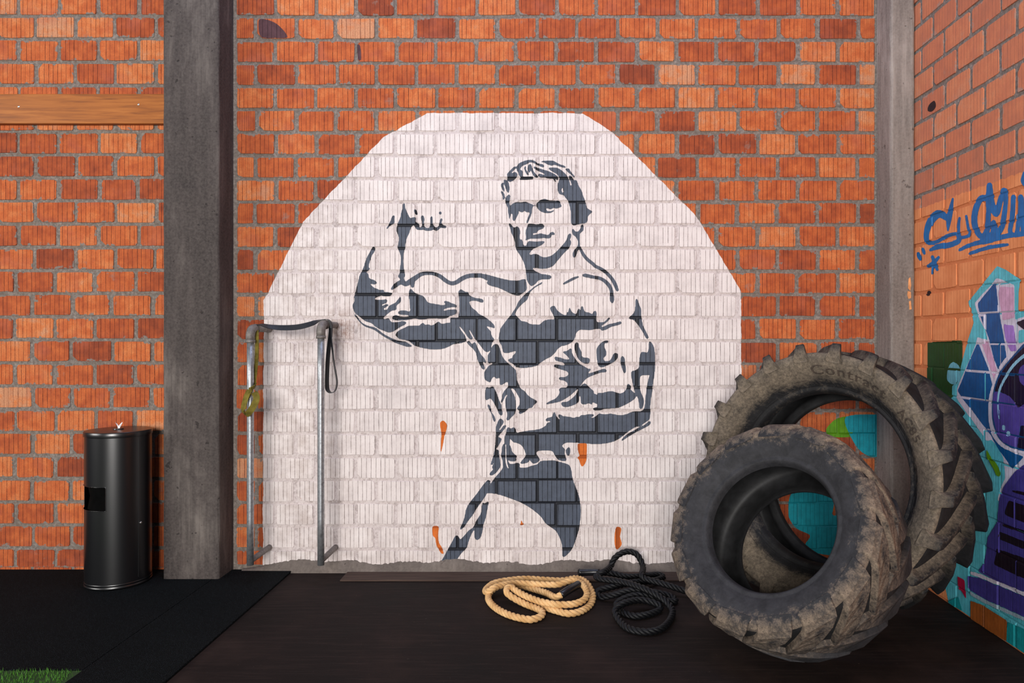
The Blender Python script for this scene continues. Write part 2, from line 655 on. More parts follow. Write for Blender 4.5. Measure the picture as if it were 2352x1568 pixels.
def stroke_polys(pts):
    """[(x,y,r)...] -> list of polygons (discs and connecting quads)"""
    P, _ = resample(pts, 1.0) if len(pts) > 2 else (np.array(pts, float), 0)
    if len(P) > 60: P = P[::max(1, len(P) // 60)].tolist() + [P[-1].tolist()]
    P = np.array(P)
    out = []
    a = np.linspace(0, 2 * np.pi, 14, endpoint=False)
    for x, y, r in P:
        out.append(np.c_[x + r * np.cos(a), y + r * np.sin(a)])
    for (x0, y0, r0), (x1, y1, r1) in zip(P[:-1], P[1:]):
        d = np.array([x1 - x0, y1 - y0]); l = np.hypot(*d)
        if l < 1e-6: continue
        nx, ny = -d[1] / l, d[0] / l
        out.append(np.array([(x0 + nx * r0, y0 + ny * r0), (x1 + nx * r1, y1 + ny * r1), (x1 - nx * r1, y1 - ny * r1), (x0 - nx * r0, y0 - ny * r0)]))
    return out


def raster(img, poly, ox, oy, res, val):
    """scanline fill (nonzero by even-odd) of one polygon into img"""
    P = (poly - (ox, oy)) / res
    h, wd = img.shape
    y0 = max(0, int(math.floor(P[:, 1].min()))); y1 = min(h - 1, int(math.ceil(P[:, 1].max())))
    x0, yy0 = P[:, 0], P[:, 1]
    x1, yy1 = np.roll(x0, -1), np.roll(yy0, -1)
    for r in range(y0, y1 + 1):
        c = ((yy0 <= r) & (yy1 > r)) | ((yy1 <= r) & (yy0 > r))
        if not c.any(): continue
        xs = np.sort(x0[c] + (r - yy0[c]) / (yy1[c] - yy0[c]) * (x1[c] - x0[c]))
        for a, b in zip(xs[::2], xs[1::2]):
            i, j = int(math.ceil(a)), int(math.floor(b))
            if j >= i: img[r, max(0, i):max(0, min(wd, j + 1))] = val


def boxblur(a, k):
    for ax in (0, 1):
        c = np.cumsum(np.insert(a, 0, 0, axis=ax), axis=ax)
        pad = [(0, 0), (0, 0)]
        n = a.shape[ax]
        lo = np.clip(np.arange(n) - k, 0, n); hi = np.clip(np.arange(n) + k + 1, 0, n)
        a = (np.take(c, hi, axis=ax) - np.take(c, lo, axis=ax)) / (2 * k + 1)
    return a


def film(name, shapes, wall, xyz, mat, parent, pitch=.0055, lift=.0008):
    """shapes: [(sign, polygon in wall metres)]; makes a thin coat following the brick relief"""
    pts = np.vstack([p for s, p in shapes if s > 0])
    res = pitch / 4
    ox, oy = pts.min(0) - 2 * pitch
    nx = int((pts[:, 0].max() - ox) / pitch) + 4
    ny = int((pts[:, 1].max() - oy) / pitch) + 4
    img = np.zeros((ny * 4, nx * 4))
    for s, p in shapes: raster(img, p, ox, oy, res, 1.0 if s > 0 else 0.0)
    img = boxblur(boxblur(img, 1), 1)
    v = img[::4, ::4]
    A = ox + np.arange(nx)[None, :] * pitch + np.zeros((ny, 1))
    Z = oy + np.arange(ny)[:, None] * pitch + np.zeros((1, nx))
    hgt, gx, mj = wall.relief(A, Z, pitch * .95)
    ins = v >= .5
    V, Fc, G, J = [], [], [], []
    idx = -np.ones(v.shape, int)
    flat = np.flatnonzero(ins)
    idx.flat[flat] = np.arange(len(flat))
    for q in flat:
        V.append(xyz(A.flat[q], Z.flat[q], hgt.flat[q] + lift)); G.append(gx.flat[q]); J.append(mj.flat[q])
    cache = {}

    def edge(r0, c0, r1, c1):
        k = (r0, c0, r1, c1) if (r0, c0) < (r1, c1) else (r1, c1, r0, c0)
        if k in cache: return cache[k]
        r0, c0, r1, c1 = k
        t = (.5 - v[r0, c0]) / (v[r1, c1] - v[r0, c0])
        m = lambda X: X[r0, c0] + t * (X[r1, c1] - X[r0, c0])
        V.append(xyz(m(A), m(Z), max(hgt[r0, c0], hgt[r1, c1]) + lift)); G.append(m(gx) if abs(gx[r0, c0] - gx[r1, c1]) < .03 else gx[r0, c0]); J.append(m(mj))
        cache[k] = len(V) - 1
        return cache[k]

    s4 = ins[:-1, :-1].astype(int) + ins[:-1, 1:] + ins[1:, :-1] + ins[1:, 1:]
    for r, c in zip(*np.nonzero(s4)):
        cs = [(r, c), (r, c + 1), (r + 1, c + 1), (r + 1, c)]
        if s4[r, c] == 4:
            Fc.append(tuple(idx[q] for q in cs)); continue
        poly = []
        for i in range(4):
            a, b = cs[i], cs[(i + 1) % 4]
            if ins[a]: poly.append(idx[a])
            if ins[a] != ins[b]: poly.append(edge(*a, *b))
        if len(poly) >= 3: Fc.append(tuple(poly))
    me = mesh_of(name, V, Fc)
    me.attributes.new('gx', 'FLOAT', 'POINT').data.foreach_set('value', G)
    me.attributes.new('mj', 'FLOAT', 'POINT').data.foreach_set('value', J)
    o = link(name, me, mat, parent)
    o['phase'] = 0.0
    return o


# crops of the photograph the outlines were measured in: origin and scale
CR = dict(A=(1130, 360, 9.8), B=(1130, 510, 9.8), C=(800, 550, 9.8), D=(800, 680, 9.8), E=(1020, 600, 9.8), H=(1020, 740, 9.8),
          K=(1220, 600, 7.84), L=(1240, 760, 8.386), I=(1100, 860, 9.8), M=(1280, 900, 9.8), N=(1100, 980, 9.046), P=(1000, 1080, 6.533),
          F=(860, 450, 12.35), T=(2000, 400, 3.136), R2=(2092, 240, 6.031), R3=(2092, 580, 6.031), R4=(2092, 780, 6.031),
          R5=(2152, 1000, 7.84), R6=(2152, 1180, 4.9), W6=(530, 666, 4.704), W7=(530, 999, 4.704), W1=(530, 0, 4.704), G6=(1500, 760, 1.94),
          Q=(1090, 1240, 7.467), V=(1310, 1240, 6.817), px=(0, 0, 1.0))


def cp(k, pts):
    ox, oy, s = CR[k]
    return [(ox + p[0] / s, oy + p[1] / s) + ((p[2] / s,) if len(p) > 2 else ()) for p in pts]


def poly(*segs):
    out = []
    for k, pts in segs: out += cp(k, pts)
    return out


STENCIL = [
    # hair
    poly(('A', [(340, 390), (430, 290), (500, 225), (550, 220), (560, 240), (500, 300), (430, 370), (440, 378), (500, 345), (550, 355), (572, 400), (560, 450), (520, 500), (450, 550), (400, 565), (345, 520), (350, 450)])),
    poly(('A', [(570, 200), (610, 150), (700, 105), (800, 75), (900, 75), (970, 100), (1040, 150), (1130, 165), (1170, 195), (1165, 240), (1100, 225), (1000, 175), (930, 140), (850, 130), (790, 165), (700, 200), (650, 250), (630, 290), (670, 305), (695, 340), (690, 430), (700, 445), (800, 450), (890, 440), (930, 465), (915, 500), (800, 515), (640, 515), (610, 500), (650, 465), (610, 420), (600, 380), (590, 350), (560, 310), (555, 250)])),
    poly(('A', [(770, 215), (745, 215), (725, 250), (740, 320), (780, 390), (820, 420), (832, 395), (790, 330), (765, 280)])),
    poly(('A', [(825, 180), (870, 170), (895, 210), (920, 290), (960, 360), (1035, 440), (1030, 465), (990, 470), (930, 420), (890, 340), (870, 310), (850, 355), (820, 350), (805, 290), (808, 220)])),
    poly(('A', [(940, 220), (980, 225), (1060, 260), (1160, 290), (1260, 320), (1350, 360), (1420, 395), (1480, 450), (1490, 500), (1470, 525), (1430, 490), (1425, 510), (1450, 580), (1420, 560), (1370, 495), (1290, 490), (1180, 465), (1080, 460), (1045, 420), (1050, 385), (1110, 390), (1180, 415), (1190, 400), (1150, 370), (1080, 340), (990, 290), (945, 260)])),
    poly(('A', [(1090, 110), (1150, 95), (1270, 90), (1380, 92), (1450, 130), (1540, 175), (1620, 200), (1670, 240), (1620, 250), (1520, 220), (1400, 180), (1360, 200), (1270, 185), (1180, 135)])),
    poly(('A', [(1650, 270), (1700, 265), (1740, 270), (1760, 320), (1820, 390), (1865, 450), (1850, 470), (1780, 405), (1700, 340), (1660, 300)])),
    poly(('A', [(1270, 255), (1370, 240), (1480, 255), (1570, 310), (1650, 380), (1700, 450), (1740, 540), (1760, 630), (1780, 655), (1792, 625), (1762, 540), (1735, 480), (1730, 430), (1760, 420), (1820, 480), (1850, 530), (1890, 520), (1920, 560), (1950, 650), (2020, 770), (2050, 880), (2090, 970), (2120, 1080), (2150, 1160), (2250, 1220), (2255, 1245), (2160, 1340), (2150, 1440), (2110, 1490), (1980, 1510), (1850, 1540), (1790, 1510), (1775, 1400), (1775, 1250), (1740, 1080), (1700, 970), (1650, 920), (1610, 860), (1570, 855), (1510, 830), (1480, 740), (1475, 620), (1500, 560), (1515, 480), (1470, 400), (1400, 360), (1320, 310)])),
    ('-', poly(('A', [(1580, 690), (1600, 720), (1610, 790), (1590, 815), (1565, 760)]))),
    poly(('A', [(270, 515), (310, 520), (350, 545), (380, 600), (395, 700), (385, 790), (365, 815), (330, 770), (300, 690), (285, 640), (268, 600), (262, 560)])),
    poly(('A', [(205, 620), (230, 585), (262, 590), (262, 650), (280, 720), (285, 785), (255, 765), (215, 700)])),
    poly(('A', [(205, 770), (240, 780), (275, 830), (292, 900), (285, 945), (250, 970), (240, 930), (235, 870), (210, 820)])),
    # eyes
    poly(('A', [(395, 850), (412, 880), (405, 950), (390, 1020), (400, 1080), (420, 1095), (470, 1050), (560, 1015), (640, 1020), (760, 1010), (840, 1045), (900, 1065), (935, 1092), (985, 1085), (985, 1105), (925, 1115), (905, 1180), (890, 1280), (850, 1390), (800, 1490), (770, 1490), (800, 1390), (840, 1290), (850, 1255), (780, 1250), (730, 1215), (690, 1250), (640, 1240), (600, 1215), (600, 1270), (560, 1350), (520, 1430), (480, 1440), (465, 1400), (460, 1290), (430, 1280), (415, 1330), (400, 1400), (385, 1390), (375, 1310), (360, 1220), (355, 1140), (310, 1050), (300, 970), (320, 900), (365, 855)])),
    poly(('A', [(1000, 1060), (1040, 1010), (1110, 965), (1200, 950), (1300, 985), (1430, 985), (1520, 995), (1545, 1060), (1570, 1110), (1555, 1130), (1450, 1165), (1390, 1150), (1320, 1180), (1260, 1165), (1220, 1155), (1240, 1215), (1300, 1225), (1360, 1210), (1410, 1190), (1380, 1230), (1310, 1265), (1200, 1265), (1100, 1230), (1040, 1180), (1005, 1120)])),
    # lower face
    poly(('B', [(1810, 150), (1830, 150), (1860, 195), (1900, 215), (1950, 200), (1990, 140), (2010, 60), (2050, 55), (2065, 120), (2055, 190), (2010, 230), (1975, 270), (1975, 380), (1980, 520), (2010, 600), (1960, 610), (1930, 640), (1900, 740), (1860, 800), (1830, 790), (1815, 720), (1850, 630), (1920, 550), (1935, 450), (1920, 390), (1880, 330), (1820, 280), (1805, 220)])),
    ('s', cp('B', [(1985, 590, 28), (2060, 735, 36), (2160, 850, 38), (2280, 945, 38)]) + cp('K', [(1150, 85, 30), (1280, 150, 30), (1370, 220, 30), (1450, 310, 32), (1510, 410, 34), (1550, 515, 27)])),
    poly(('B', [(385, 20), (430, 50), (480, 115), (510, 120), (560, 95), (610, 130), (635, 210), (625, 330), (640, 410), (665, 375), (690, 430), (715, 520), (770, 525), (790, 470), (830, 425), (900, 430), (1000, 440), (1120, 425), (1185, 435), (1170, 470), (1110, 520), (1000, 570), (930, 600), (880, 650), (850, 700), (860, 740), (920, 720), (1020, 720), (1100, 770), (1200, 790), (1330, 755), (1420, 690), (1530, 580), (1620, 480), (1680, 390), (1700, 310), (1740, 260), (1785, 270), (1780, 340), (1755, 390), (1780, 430), (1780, 480), (1730, 590), (1640, 680), (1550, 780), (1450, 900), (1370, 990), (1240, 1040), (1100, 1050), (1000, 1030), (920, 1040), (960, 1090), (1100, 1160), (1260, 1185), (1330, 1210), (1330, 1260), (1280, 1285), (1130, 1290), (1040, 1320), (980, 1390), (890, 1440), (840, 1400), (800, 1340), (780, 1270), (765, 1130), (750, 1030), (720, 920), (640, 760), (560, 640), (530, 560), (510, 430), (480, 330), (430, 230), (405, 120), (380, 60)])),
    poly(('B', [(810, 45), (860, 35), (1000, 45), (1130, 40), (1170, 70), (1165, 130), (1110, 160), (1040, 190), (1010, 240), (960, 245), (920, 260), (925, 285), (1000, 275), (1100, 255), (1230, 285), (1280, 280), (1310, 235), (1370, 220), (1410, 250), (1405, 290), (1350, 285), (1330, 340), (1280, 365), (1150, 360), (1000, 375), (870, 375), (800, 395), (760, 420), (750, 405), (770, 340), (755, 260), (760, 190), (785, 120), (800, 80)])),
    poly(('B', [(1605, 1370), (1700, 1310), (1830, 1240), (1940, 1215), (1965, 1235), (1920, 1260), (1780, 1330), (1680, 1380), (1610, 1405)])),
    poly(('E', [(2215, 465), (2150, 495), (2030, 570), (1920, 660), (1820, 740), (1720, 850), (1660, 930), (1620, 1030), (1560, 1120), (1520, 1190), (1590, 1190), (1650, 1080), (1760, 960), (1870, 860), (1910, 760), (1950, 680), (2050, 590), (2150, 530), (2190, 515)])),
    # arm line and shoulder
    ('s', cp('C', [(985, 1110, 24), (1060, 1035, 45), (1180, 960, 48), (1290, 1000, 52), (1400, 940, 60), (1500, 870, 55), (1640, 780, 45), (1800, 755, 40), (1950, 775, 40), (2080, 835, 45), (2200, 930, 45), (2320, 985, 45)]) + cp('E', [(280, 470, 48), (400, 390, 50), (550, 330, 48), (720, 320, 52), (850, 325, 50), (950, 360, 55)])),
    ('s', cp('C', [(1450, 900, 45), (1447, 980, 45), (1445, 1045, 40)])),
    poly(('E', [(900, 290), (1050, 320), (1250, 375), (1400, 410), (1550, 435), (1680, 430), (1780, 400), (1840, 405), (1850, 480), (1865, 580), (1850, 650), (1780, 710), (1680, 770), (1580, 755), (1470, 715), (1380, 670), (1230, 600), (1080, 560), (1000, 530), (960, 480), (985, 440), (940, 420), (900, 395)])),
    # hand
    poly(('F', [(845, 200), (862, 220), (875, 330), (920, 440), (1000, 610), (1030, 625), (1110, 605), (1150, 595), (1175, 620), (1170, 730), (1240, 770), (1275, 820), (1265, 880), (1310, 890), (1340, 850), (1350, 750), (1320, 640), (1320, 580), (1360, 545), (1410, 590), (1415, 700), (1410, 840), (1450, 890), (1540, 905), (1570, 850), (1590, 760), (1585, 620), (1610, 570), (1645, 590), (1650, 760), (1690, 850), (1750, 890), (1810, 860), (1835, 790), (1860, 680), (1895, 630), (1930, 660), (1905, 760), (1950, 820), (2030, 850), (2035, 900), (1990, 920), (1880, 900), (1830, 950), (1750, 985), (1680, 960), (1560, 990), (1450, 985), (1400, 960), (1280, 970), (1190, 940), (1150, 880), (1110, 830), (1060, 860), (1020, 940), (990, 1040), (920, 1190), (890, 1300), (870, 1400), (855, 1520), (680, 1520), (655, 1450), (680, 1340), (690, 1230), (680, 1130), (625, 1000), (620, 930), (650, 810), (690, 720), (740, 600), (760, 480), (800, 350), (810, 240)])),
    poly(('C', [(1150, 0), (1130, 80), (1110, 160), (1130, 230), (1165, 320), (1185, 430), (1170, 600), (1155, 700), (1150, 770), (1120, 810), (1130, 850), (1160, 880), (1180, 960), (1290, 1000), (1260, 890), (1250, 860), (1275, 820), (1270, 760), (1255, 680), (1245, 600), (1235, 480), (1245, 330), (1270, 200), (1280, 120), (1300, 0)])),
    poly(('F', [(545, 550), (580, 570), (570, 650), (575, 750), (540, 790), (460, 830), (400, 900), (360, 945), (345, 920), (400, 820), (470, 680), (490, 610), (520, 560)])),
    poly(('F', [(1155, 380), (1190, 400), (1220, 500), (1205, 545), (1170, 525), (1130, 450), (1120, 400)])),
    ('s', cp('F', [(1867, 478, 40), (1867, 488, 40)])),
    # raised forearm
    poly(('C', [(560, 165), (595, 170), (600, 230), (575, 295), (535, 350), (500, 450), (465, 560), (460, 630), (490, 645), (470, 680), (400, 735), (450, 770), (465, 850), (500, 885), (580, 910), (640, 955), (640, 990), (590, 1010), (500, 1000), (520, 1030), (590, 1085), (660, 1110), (700, 1130), (800, 1130), (810, 1180), (900, 1185), (985, 1200), (980, 1230), (930, 1270), (850, 1275), (720, 1265), (600, 1320)]),
         ('D', [(600, 72), (750, 80), (850, 70), (875, 95), (860, 150), (760, 190), (750, 205), (770, 215), (850, 180), (900, 185), (905, 205), (860, 240), (800, 280), (800, 305), (850, 310), (880, 290), (920, 220), (980, 185), (1060, 145), (1130, 60), (1165, 15), (1190, 40), (1180, 130), (1090, 210), (1085, 300), (980, 330), (920, 370), (850, 430), (790, 480), (800, 510), (840, 510), (900, 490), (930, 530), (980, 585), (1080, 585), (1180, 570), (1290, 572), (1310, 600), (1280, 640), (1180, 690), (1080, 750), (1000, 800), (900, 815), (800, 780), (700, 740), (620, 690), (585, 680), (575, 650), (500, 600), (380, 560), (240, 450), (150, 370), (110, 280), (95, 220), (110, 170), (135, 130), (135, 0)]),
         ('C', [(150, 1200), (180, 1100), (220, 960), (260, 800), (310, 700), (360, 580), (370, 530), (420, 400), (480, 290), (530, 190)])),
    poly(('D', [(1380, -154), (1420, -164), (1450, -124), (1520, -64), (1600, -34), (1680, -4), (1730, 46), (1780, 126), (1850, 156), (2000, 181), (2120, 201), (2190, 180), (2150, 130), (2170, 110), (2250, 118), (2330, 160), (2400, 180), (2441, 216), (2431, 251), (2330, 248), (2200, 275), (2140, 310), (2170, 328), (2250, 305), (2420, 296), (2446, 336), (2426, 396), (2350, 430), (2276, 446), (2240, 485), (2100, 510), (1950, 500), (1800, 505), (1640, 525), (1520, 505), (1400, 515), (1300, 540), (1180, 548), (1080, 545), (1000, 520), (985, 480), (1020, 440), (1080, 425), (1150, 450), (1250, 470), (1340, 458), (1385, 438), (1300, 425), (1180, 415), (1125, 390), (1130, 345), (1200, 320), (1300, 325), (1385, 345), (1390, 250), (1380, 120), (1365, 20), (1360, -60)])),
    poly(('D', [(1060, 880), (1090, 810), (1180, 750), (1280, 705), (1350, 670), (1450, 665), (1600, 660), (1640, 620), (1690, 600), (1730, 645), (1800, 630), (1860, 655), (1930, 640), (1990, 590), (2030, 570), (2080, 610), (2150, 615), (2240, 595), (2290, 600)]),
         ('E', [(135, 1380), (135, 1290), (170, 1265), (310, 1265), (325, 1200), (345, 1130), (345, 1000), (340, 850), (325, 740), (325, 680), (370, 630), (420, 650), (480, 685), (545, 690), (560, 750), (640, 800), (740, 830), (840, 840), (890, 880), (880, 920), (840, 930), (740, 895), (640, 890), (570, 910), (590, 980), (640, 1050), (730, 1120), (780, 1180), (900, 1240), (1000, 1310), (1080, 1380), (1130, 1440), (1135, 1505), (1080, 1490), (950, 1460)]),
         ('H', [(960, 100), (1000, 150), (1050, 200), (1060, 260), (1090, 330), (1130, 375), (1110, 420), (1080, 470), (1060, 560), (1030, 640), (990, 665), (930, 660), (880, 610), (820, 530), (740, 430), (690, 365), (640, 280), (565, 155), (570, 200), (620, 305), (650, 355), (620, 385), (570, 372), (520, 318), (470, 235), (370, 110), (340, 95), (380, 175), (440, 255), (485, 325), (495, 380), (500, 420), (380, 470), (220, 490), (120, 540), (0, 590)]),
         ('D', [(2050, 1195), (1950, 1200), (1800, 1190), (1650, 1160), (1540, 1130), (1490, 1110), (1440, 1070), (1380, 1020), (1300, 990), (1200, 970), (1150, 960), (1090, 910)])),
    poly(('D', [(140, 400), (170, 420), (230, 500), (290, 580), (380, 640), (480, 675), (590, 700), (680, 760), (800, 850), (900, 905), (1000, 955), (1130, 1000), (1280, 1020), (1350, 1060), (1430, 1110), (1420, 1140), (1330, 1140), (1200, 1100), (1060, 1050), (940, 985), (800, 910), (700, 840), (590, 765), (480, 720), (370, 680), (270, 600), (190, 500), (145, 440)])),
    poly(('H', [(510, 440), (570, 420), (630, 490), (680, 440), (720, 480), (740, 540), (780, 620), (830, 720), (900, 800), (940, 880), (935, 925), (900, 890), (870, 890), (890, 950), (915, 1010), (905, 1065), (850, 1040), (810, 970), (770, 880), (740, 800), (720, 700), (680, 630), (600, 550), (540, 490)])),
    # flank
    poly(('H', [(1145, 490), (1200, 490), (1240, 550), (1270, 640), (1310, 760), (1390, 870), (1480, 950), (1560, 1020), (1610, 1070), (1630, 1160), (1640, 1290)]),
         ('I', [(900, 230), (940, 310), (1040, 380), (1080, 440), (1160, 510), (1260, 565), (1310, 605), (1290, 640), (1230, 690), (1200, 740), (1120, 760), (1080, 800), (1010, 850), (940, 885), (900, 870), (905, 820), (860, 770), (870, 740), (910, 680), (920, 610), (910, 530), (860, 440), (820, 370), (760, 310), (720, 310), (740, 360), (790, 450), (820, 540), (830, 650), (830, 800), (800, 890), (730, 960), (680, 1020), (640, 1035), (620, 1000), (640, 900), (610, 780), (595, 640), (600, 540), (640, 470), (630, 450), (590, 490), (560, 560), (515, 635), (490, 610), (515, 540), (520, 470), (560, 380), (620, 310), (655, 270), (655, 200)]),
         ('H', [(1430, 1345), (1400, 1345), (1320, 1400), (1260, 1405), (1250, 1310), (1250, 1255), (1170, 1265), (1130, 1225), (1080, 1260), (1040, 1350), (1000, 1340), (920, 1290), (905, 1200), (910, 1110), (960, 1040), (1000, 980), (1080, 940), (1090, 915), (1000, 920), (985, 860), (985, 740), (1030, 670), (1060, 590), (1100, 520)])),
    # chest
    poly(('E', [(1520, 1200), (1590, 1195), (1650, 1250), (1740, 1340), (1850, 1360), (1940, 1410), (2050, 1415), (2150, 1420), (2250, 1335)]),
         ('K', [(330, 1045), (415, 1045), (400, 970), (360, 900), (340, 840), (370, 810), (420, 800), (450, 850), (480, 890), (560, 950), (630, 970), (640, 920), (670, 910), (680, 850), (695, 830), (720, 890), (760, 930), (810, 945), (840, 870), (860, 850), (890, 880), (900, 820), (925, 805), (945, 860), (970, 905), (1050, 925), (1100, 950), (1120, 905), (1160, 890), (1175, 920), (1175, 1060), (1200, 1095), (1300, 1095), (1350, 1060), (1400, 1010), (1420, 1025), (1380, 1080), (1300, 1140), (1260, 1170), (1290, 1180), (1400, 1130), (1500, 1110), (1580, 1085), (1620, 1085), (1625, 1120), (1560, 1150), (1440, 1180), (1350, 1230), (1270, 1245), (1240, 1215), (1150, 1220), (1050, 1240), (900, 1230), (850, 1250), (810, 1290), (790, 1370), (750, 1440), (680, 1490)]),
         ('L', [(540, 260), (480, 280), (420, 290), (340, 350), (300, 410), (220, 490), (120, 540), (0, 620)]),
         ('H', [(2100, 970), (1950, 1010), (1800, 1025), (1650, 1015), (1600, 990), (1540, 930), (1480, 900), (1450, 870), (1450, 830), (1530, 800), (1550, 740), (1600, 700), (1610, 645), (1520, 670), (1430, 690), (1340, 680), (1310, 600), (1290, 520), (1240, 430), (1230, 340), (1255, 200), (1270, 140), (1310, 80), (1370, 0)]),
         ('E', [(1400, 1330), (1450, 1270)])),
    ('s', cp('K', [(950, 252, 27), (990, 255, 33), (1100, 280, 30), (1220, 300, 30), (1320, 350, 32), (1400, 430, 35), (1440, 510, 32), (1450, 600, 35), (1455, 690, 40), (1460, 735, 20)])),
    poly(('K', [(1895, 670), (1920, 700), (1950, 790), (1980, 860), (1985, 1000), (2000, 1090), (2020, 1170), (2080, 1290), (2115, 1370), (2090, 1395), (2060, 1370), (2000, 1260), (1920, 1140), (1850, 1060), (1760, 1030), (1770, 1000), (1830, 950), (1870, 870), (1875, 720)])),
    # fist and forearm
    poly(('L', [(700, 220), (740, 235), (755, 310), (800, 400), (810, 480), (850, 510), (940, 520), (965, 560), (940, 620), (880, 630), (810, 600), (760, 560), (720, 500), (690, 420), (665, 330), (670, 260)])),
    poly(('L', [(590, 330), (608, 340), (620, 420), (660, 500), (720, 580), (780, 640), (860, 680), (930, 725), (985, 720), (970, 760), (940, 790), (940, 815), (1060, 780), (1150, 750), (1240, 725), (1290, 760), (1270, 790), (1180, 800), (1060, 840), (940, 890), (870, 940), (820, 1000), (760, 1080), (700, 1140), (600, 1230), (480, 1310), (380, 1360), (250, 1390), (130, 1410), (125, 1390), (200, 1345), (300, 1300), (360, 1230), (380, 1170), (365, 1130), (400, 1095), (510, 1085), (535, 1040), (520, 990), (450, 950), (380, 940), (365, 910), (390, 885), (460, 890), (530, 860), (550, 820), (520, 780), (440, 750), (340, 720), (280, 690), (270, 660), (310, 640), (400, 655), (475, 655), (450, 610), (380, 590), (310, 570), (280, 520), (300, 495), (390, 510), (480, 540), (550, 550), (565, 530), (530, 490), (480, 440), (445, 410), (460, 390), (510, 385), (560, 355)])),
    poly(('L', [(1280, 180), (1320, 190), (1300, 230), (1250, 240), (1240, 300), (1270, 370), (1280, 420), (1270, 480), (1230, 510), (1225, 545), (1260, 580), (1340, 570), (1380, 520), (1410, 450), (1450, 420), (1500, 440), (1500, 500), (1470, 560), (1380, 620), (1280, 670), (1200, 700), (1140, 680), (1110, 620), (1100, 540), (1090, 450), (1090, 350), (1130, 280), (1200, 210)])),
    poly(('L', [(1590, 480), (1630, 520), (1640, 620), (1660, 740), (1650, 800), (1620, 810), (1590, 740), (1560, 640), (1555, 560), (1565, 500)])),
    poly(('L', [(1105, 1205), (1200, 1190), (1300, 1165), (1400, 1160), (1480, 1185), (1550, 1200), (1620, 1170), (1670, 1100), (1685, 1020), (1720, 1025), (1760, 1075), (1745, 1120), (1820, 1190), (1900, 1230), (1860, 1250), (1820, 1310), (1700, 1390), (1600, 1440), (1500, 1480), (1350, 1490), (1230, 1500), (1180, 1525), (1060, 1530), (1020, 1495), (1060, 1470), (1105, 1460)])),
    poly(('L', [(1108, 1238), (1040, 1200), (1035, 1150), (980, 1110), (930, 1060), (890, 1020), (850, 1010), (800, 1050), (740, 1120), (700, 1210), (600, 1310), (520, 1360), (430, 1370), (410, 1400), (440, 1450), (520, 1465), (640, 1430), (720, 1390), (750, 1340), (755, 1260), (775, 1245), (785, 1320), (800, 1400), (880, 1410), (940, 1390), (1000, 1415), (1020, 1370), (1108, 1400)])),
    # outer arm, belly band and trunk outline
    poly(('L', [(2110, 200), (2150, 220), (2200, 320), (2215, 450), (2220, 650), (2205, 850), (2180, 1000), (2165, 1150), (2140, 1300)]),
         ('M', [(2090, 330), (2095, 450), (2075, 610), (1960, 700), (1870, 770), (1760, 790), (1600, 890), (1450, 1010), (1380, 1060), (1280, 1110), (1130, 1150), (950, 1170), (700, 1165), (540, 1150), (300, 1140)]),
         ('N', [(1830, 330), (1770, 350), (1730, 400), (1790, 470), (1780, 540), (1800, 620), (1820, 680), (1800, 710), (1720, 705), (1640, 680), (1570, 580), (1530, 510), (1450, 495), (1350, 495), (1240, 500), (1195, 530), (1200, 570), (1240, 630), (1265, 680), (1240, 720), (1180, 755), (1120, 760), (1080, 720), (1050, 680), (1040, 720), (990, 750), (890, 765), (860, 745), (900, 690), (960, 620), (970, 560), (940, 470), (880, 380), (800, 340), (720, 320), (680, 280), (645, 250), (640, 340), (620, 370), (560, 370), (535, 330), (530, 230), (555, 150)]),
         ('I', [(610, 1310), (620, 1240), (660, 1180), (720, 1215), (760, 1190), (800, 1190), (830, 1240), (850, 1305), (940, 1290), (1100, 1260), (1280, 1240), (1400, 1210), (1510, 1140), (1530, 1090), (1610, 1060), (1580, 1040), (1520, 1050), (1500, 1010), (1550, 970), (1640, 950), (1660, 900), (1690, 840), (1710, 850), (1740, 930), (1790, 990), (1830, 1020), (1785, 930), (1790, 900), (1840, 900), (1900, 940)]),
         ('M', [(150, 545), (270, 555), (370, 580), (440, 555), (490, 560), (540, 520), (620, 515), (720, 495), (800, 500), (830, 520), (800, 550), (740, 580), (800, 580), (900, 520), (940, 485), (1080, 500), (1200, 485), (1330, 510), (1450, 520), (1580, 490), (1640, 460), (1750, 430), (1880, 430), (1940, 390), (1970, 300), (1980, 150), (2000, 0)]),
         ('L', [(2050, 1150), (2062, 1060), (2090, 920), (2110, 850), (2050, 850), (1950, 860), (1925, 920), (1925, 1040), (1940, 1160), (1990, 1280), (2005, 1370), (1980, 1470), (1945, 1500), (1915, 1480), (1905, 1380), (1890, 1300), (1850, 1220), (1820, 1140), (1790, 1020), (1765, 900), (1755, 810), (1780, 770), (1850, 750), (1905, 700), (1915, 600), (1925, 480), (1950, 410), (2000, 400), (2060, 415), (2090, 370), (2095, 250)])),
    poly(('M', [(2060, 660), (2105, 670), (2080, 740), (1960, 810), (1800, 890), (1680, 960), (1580, 1020), (1460, 1100), (1445, 1080), (1500, 1010), (1560, 960), (1620, 920), (1750, 850), (1850, 790), (1960, 740)])),
    poly(('M', [(260, 1240), (290, 1270), (295, 1340), (270, 1420), (235, 1435), (200, 1380), (195, 1310), (220, 1265)])),
    # trunks
    poly(('N', [(480, 430), (500, 370), (540, 350), (545, 420), (552, 600), (556, 740), (588, 840), (622, 868), (595, 780), (573, 650), (568, 520), (562, 400), (580, 365), (640, 375), (670, 440), (700, 530), (790, 610), (770, 650), (780, 690), (740, 715), (660, 715), (610, 690), (620, 740), (660, 770), (740, 760), (800, 745), (850, 770), (850, 840), (920, 850), (1000, 840), (1080, 810), (1160, 790), (1220, 770), (1280, 710), (1400, 700), (1560, 695), (1650, 720), (1800, 760), (1880, 800), (1920, 900), (1940, 1040), (1970, 1150), (2030, 1300)]),
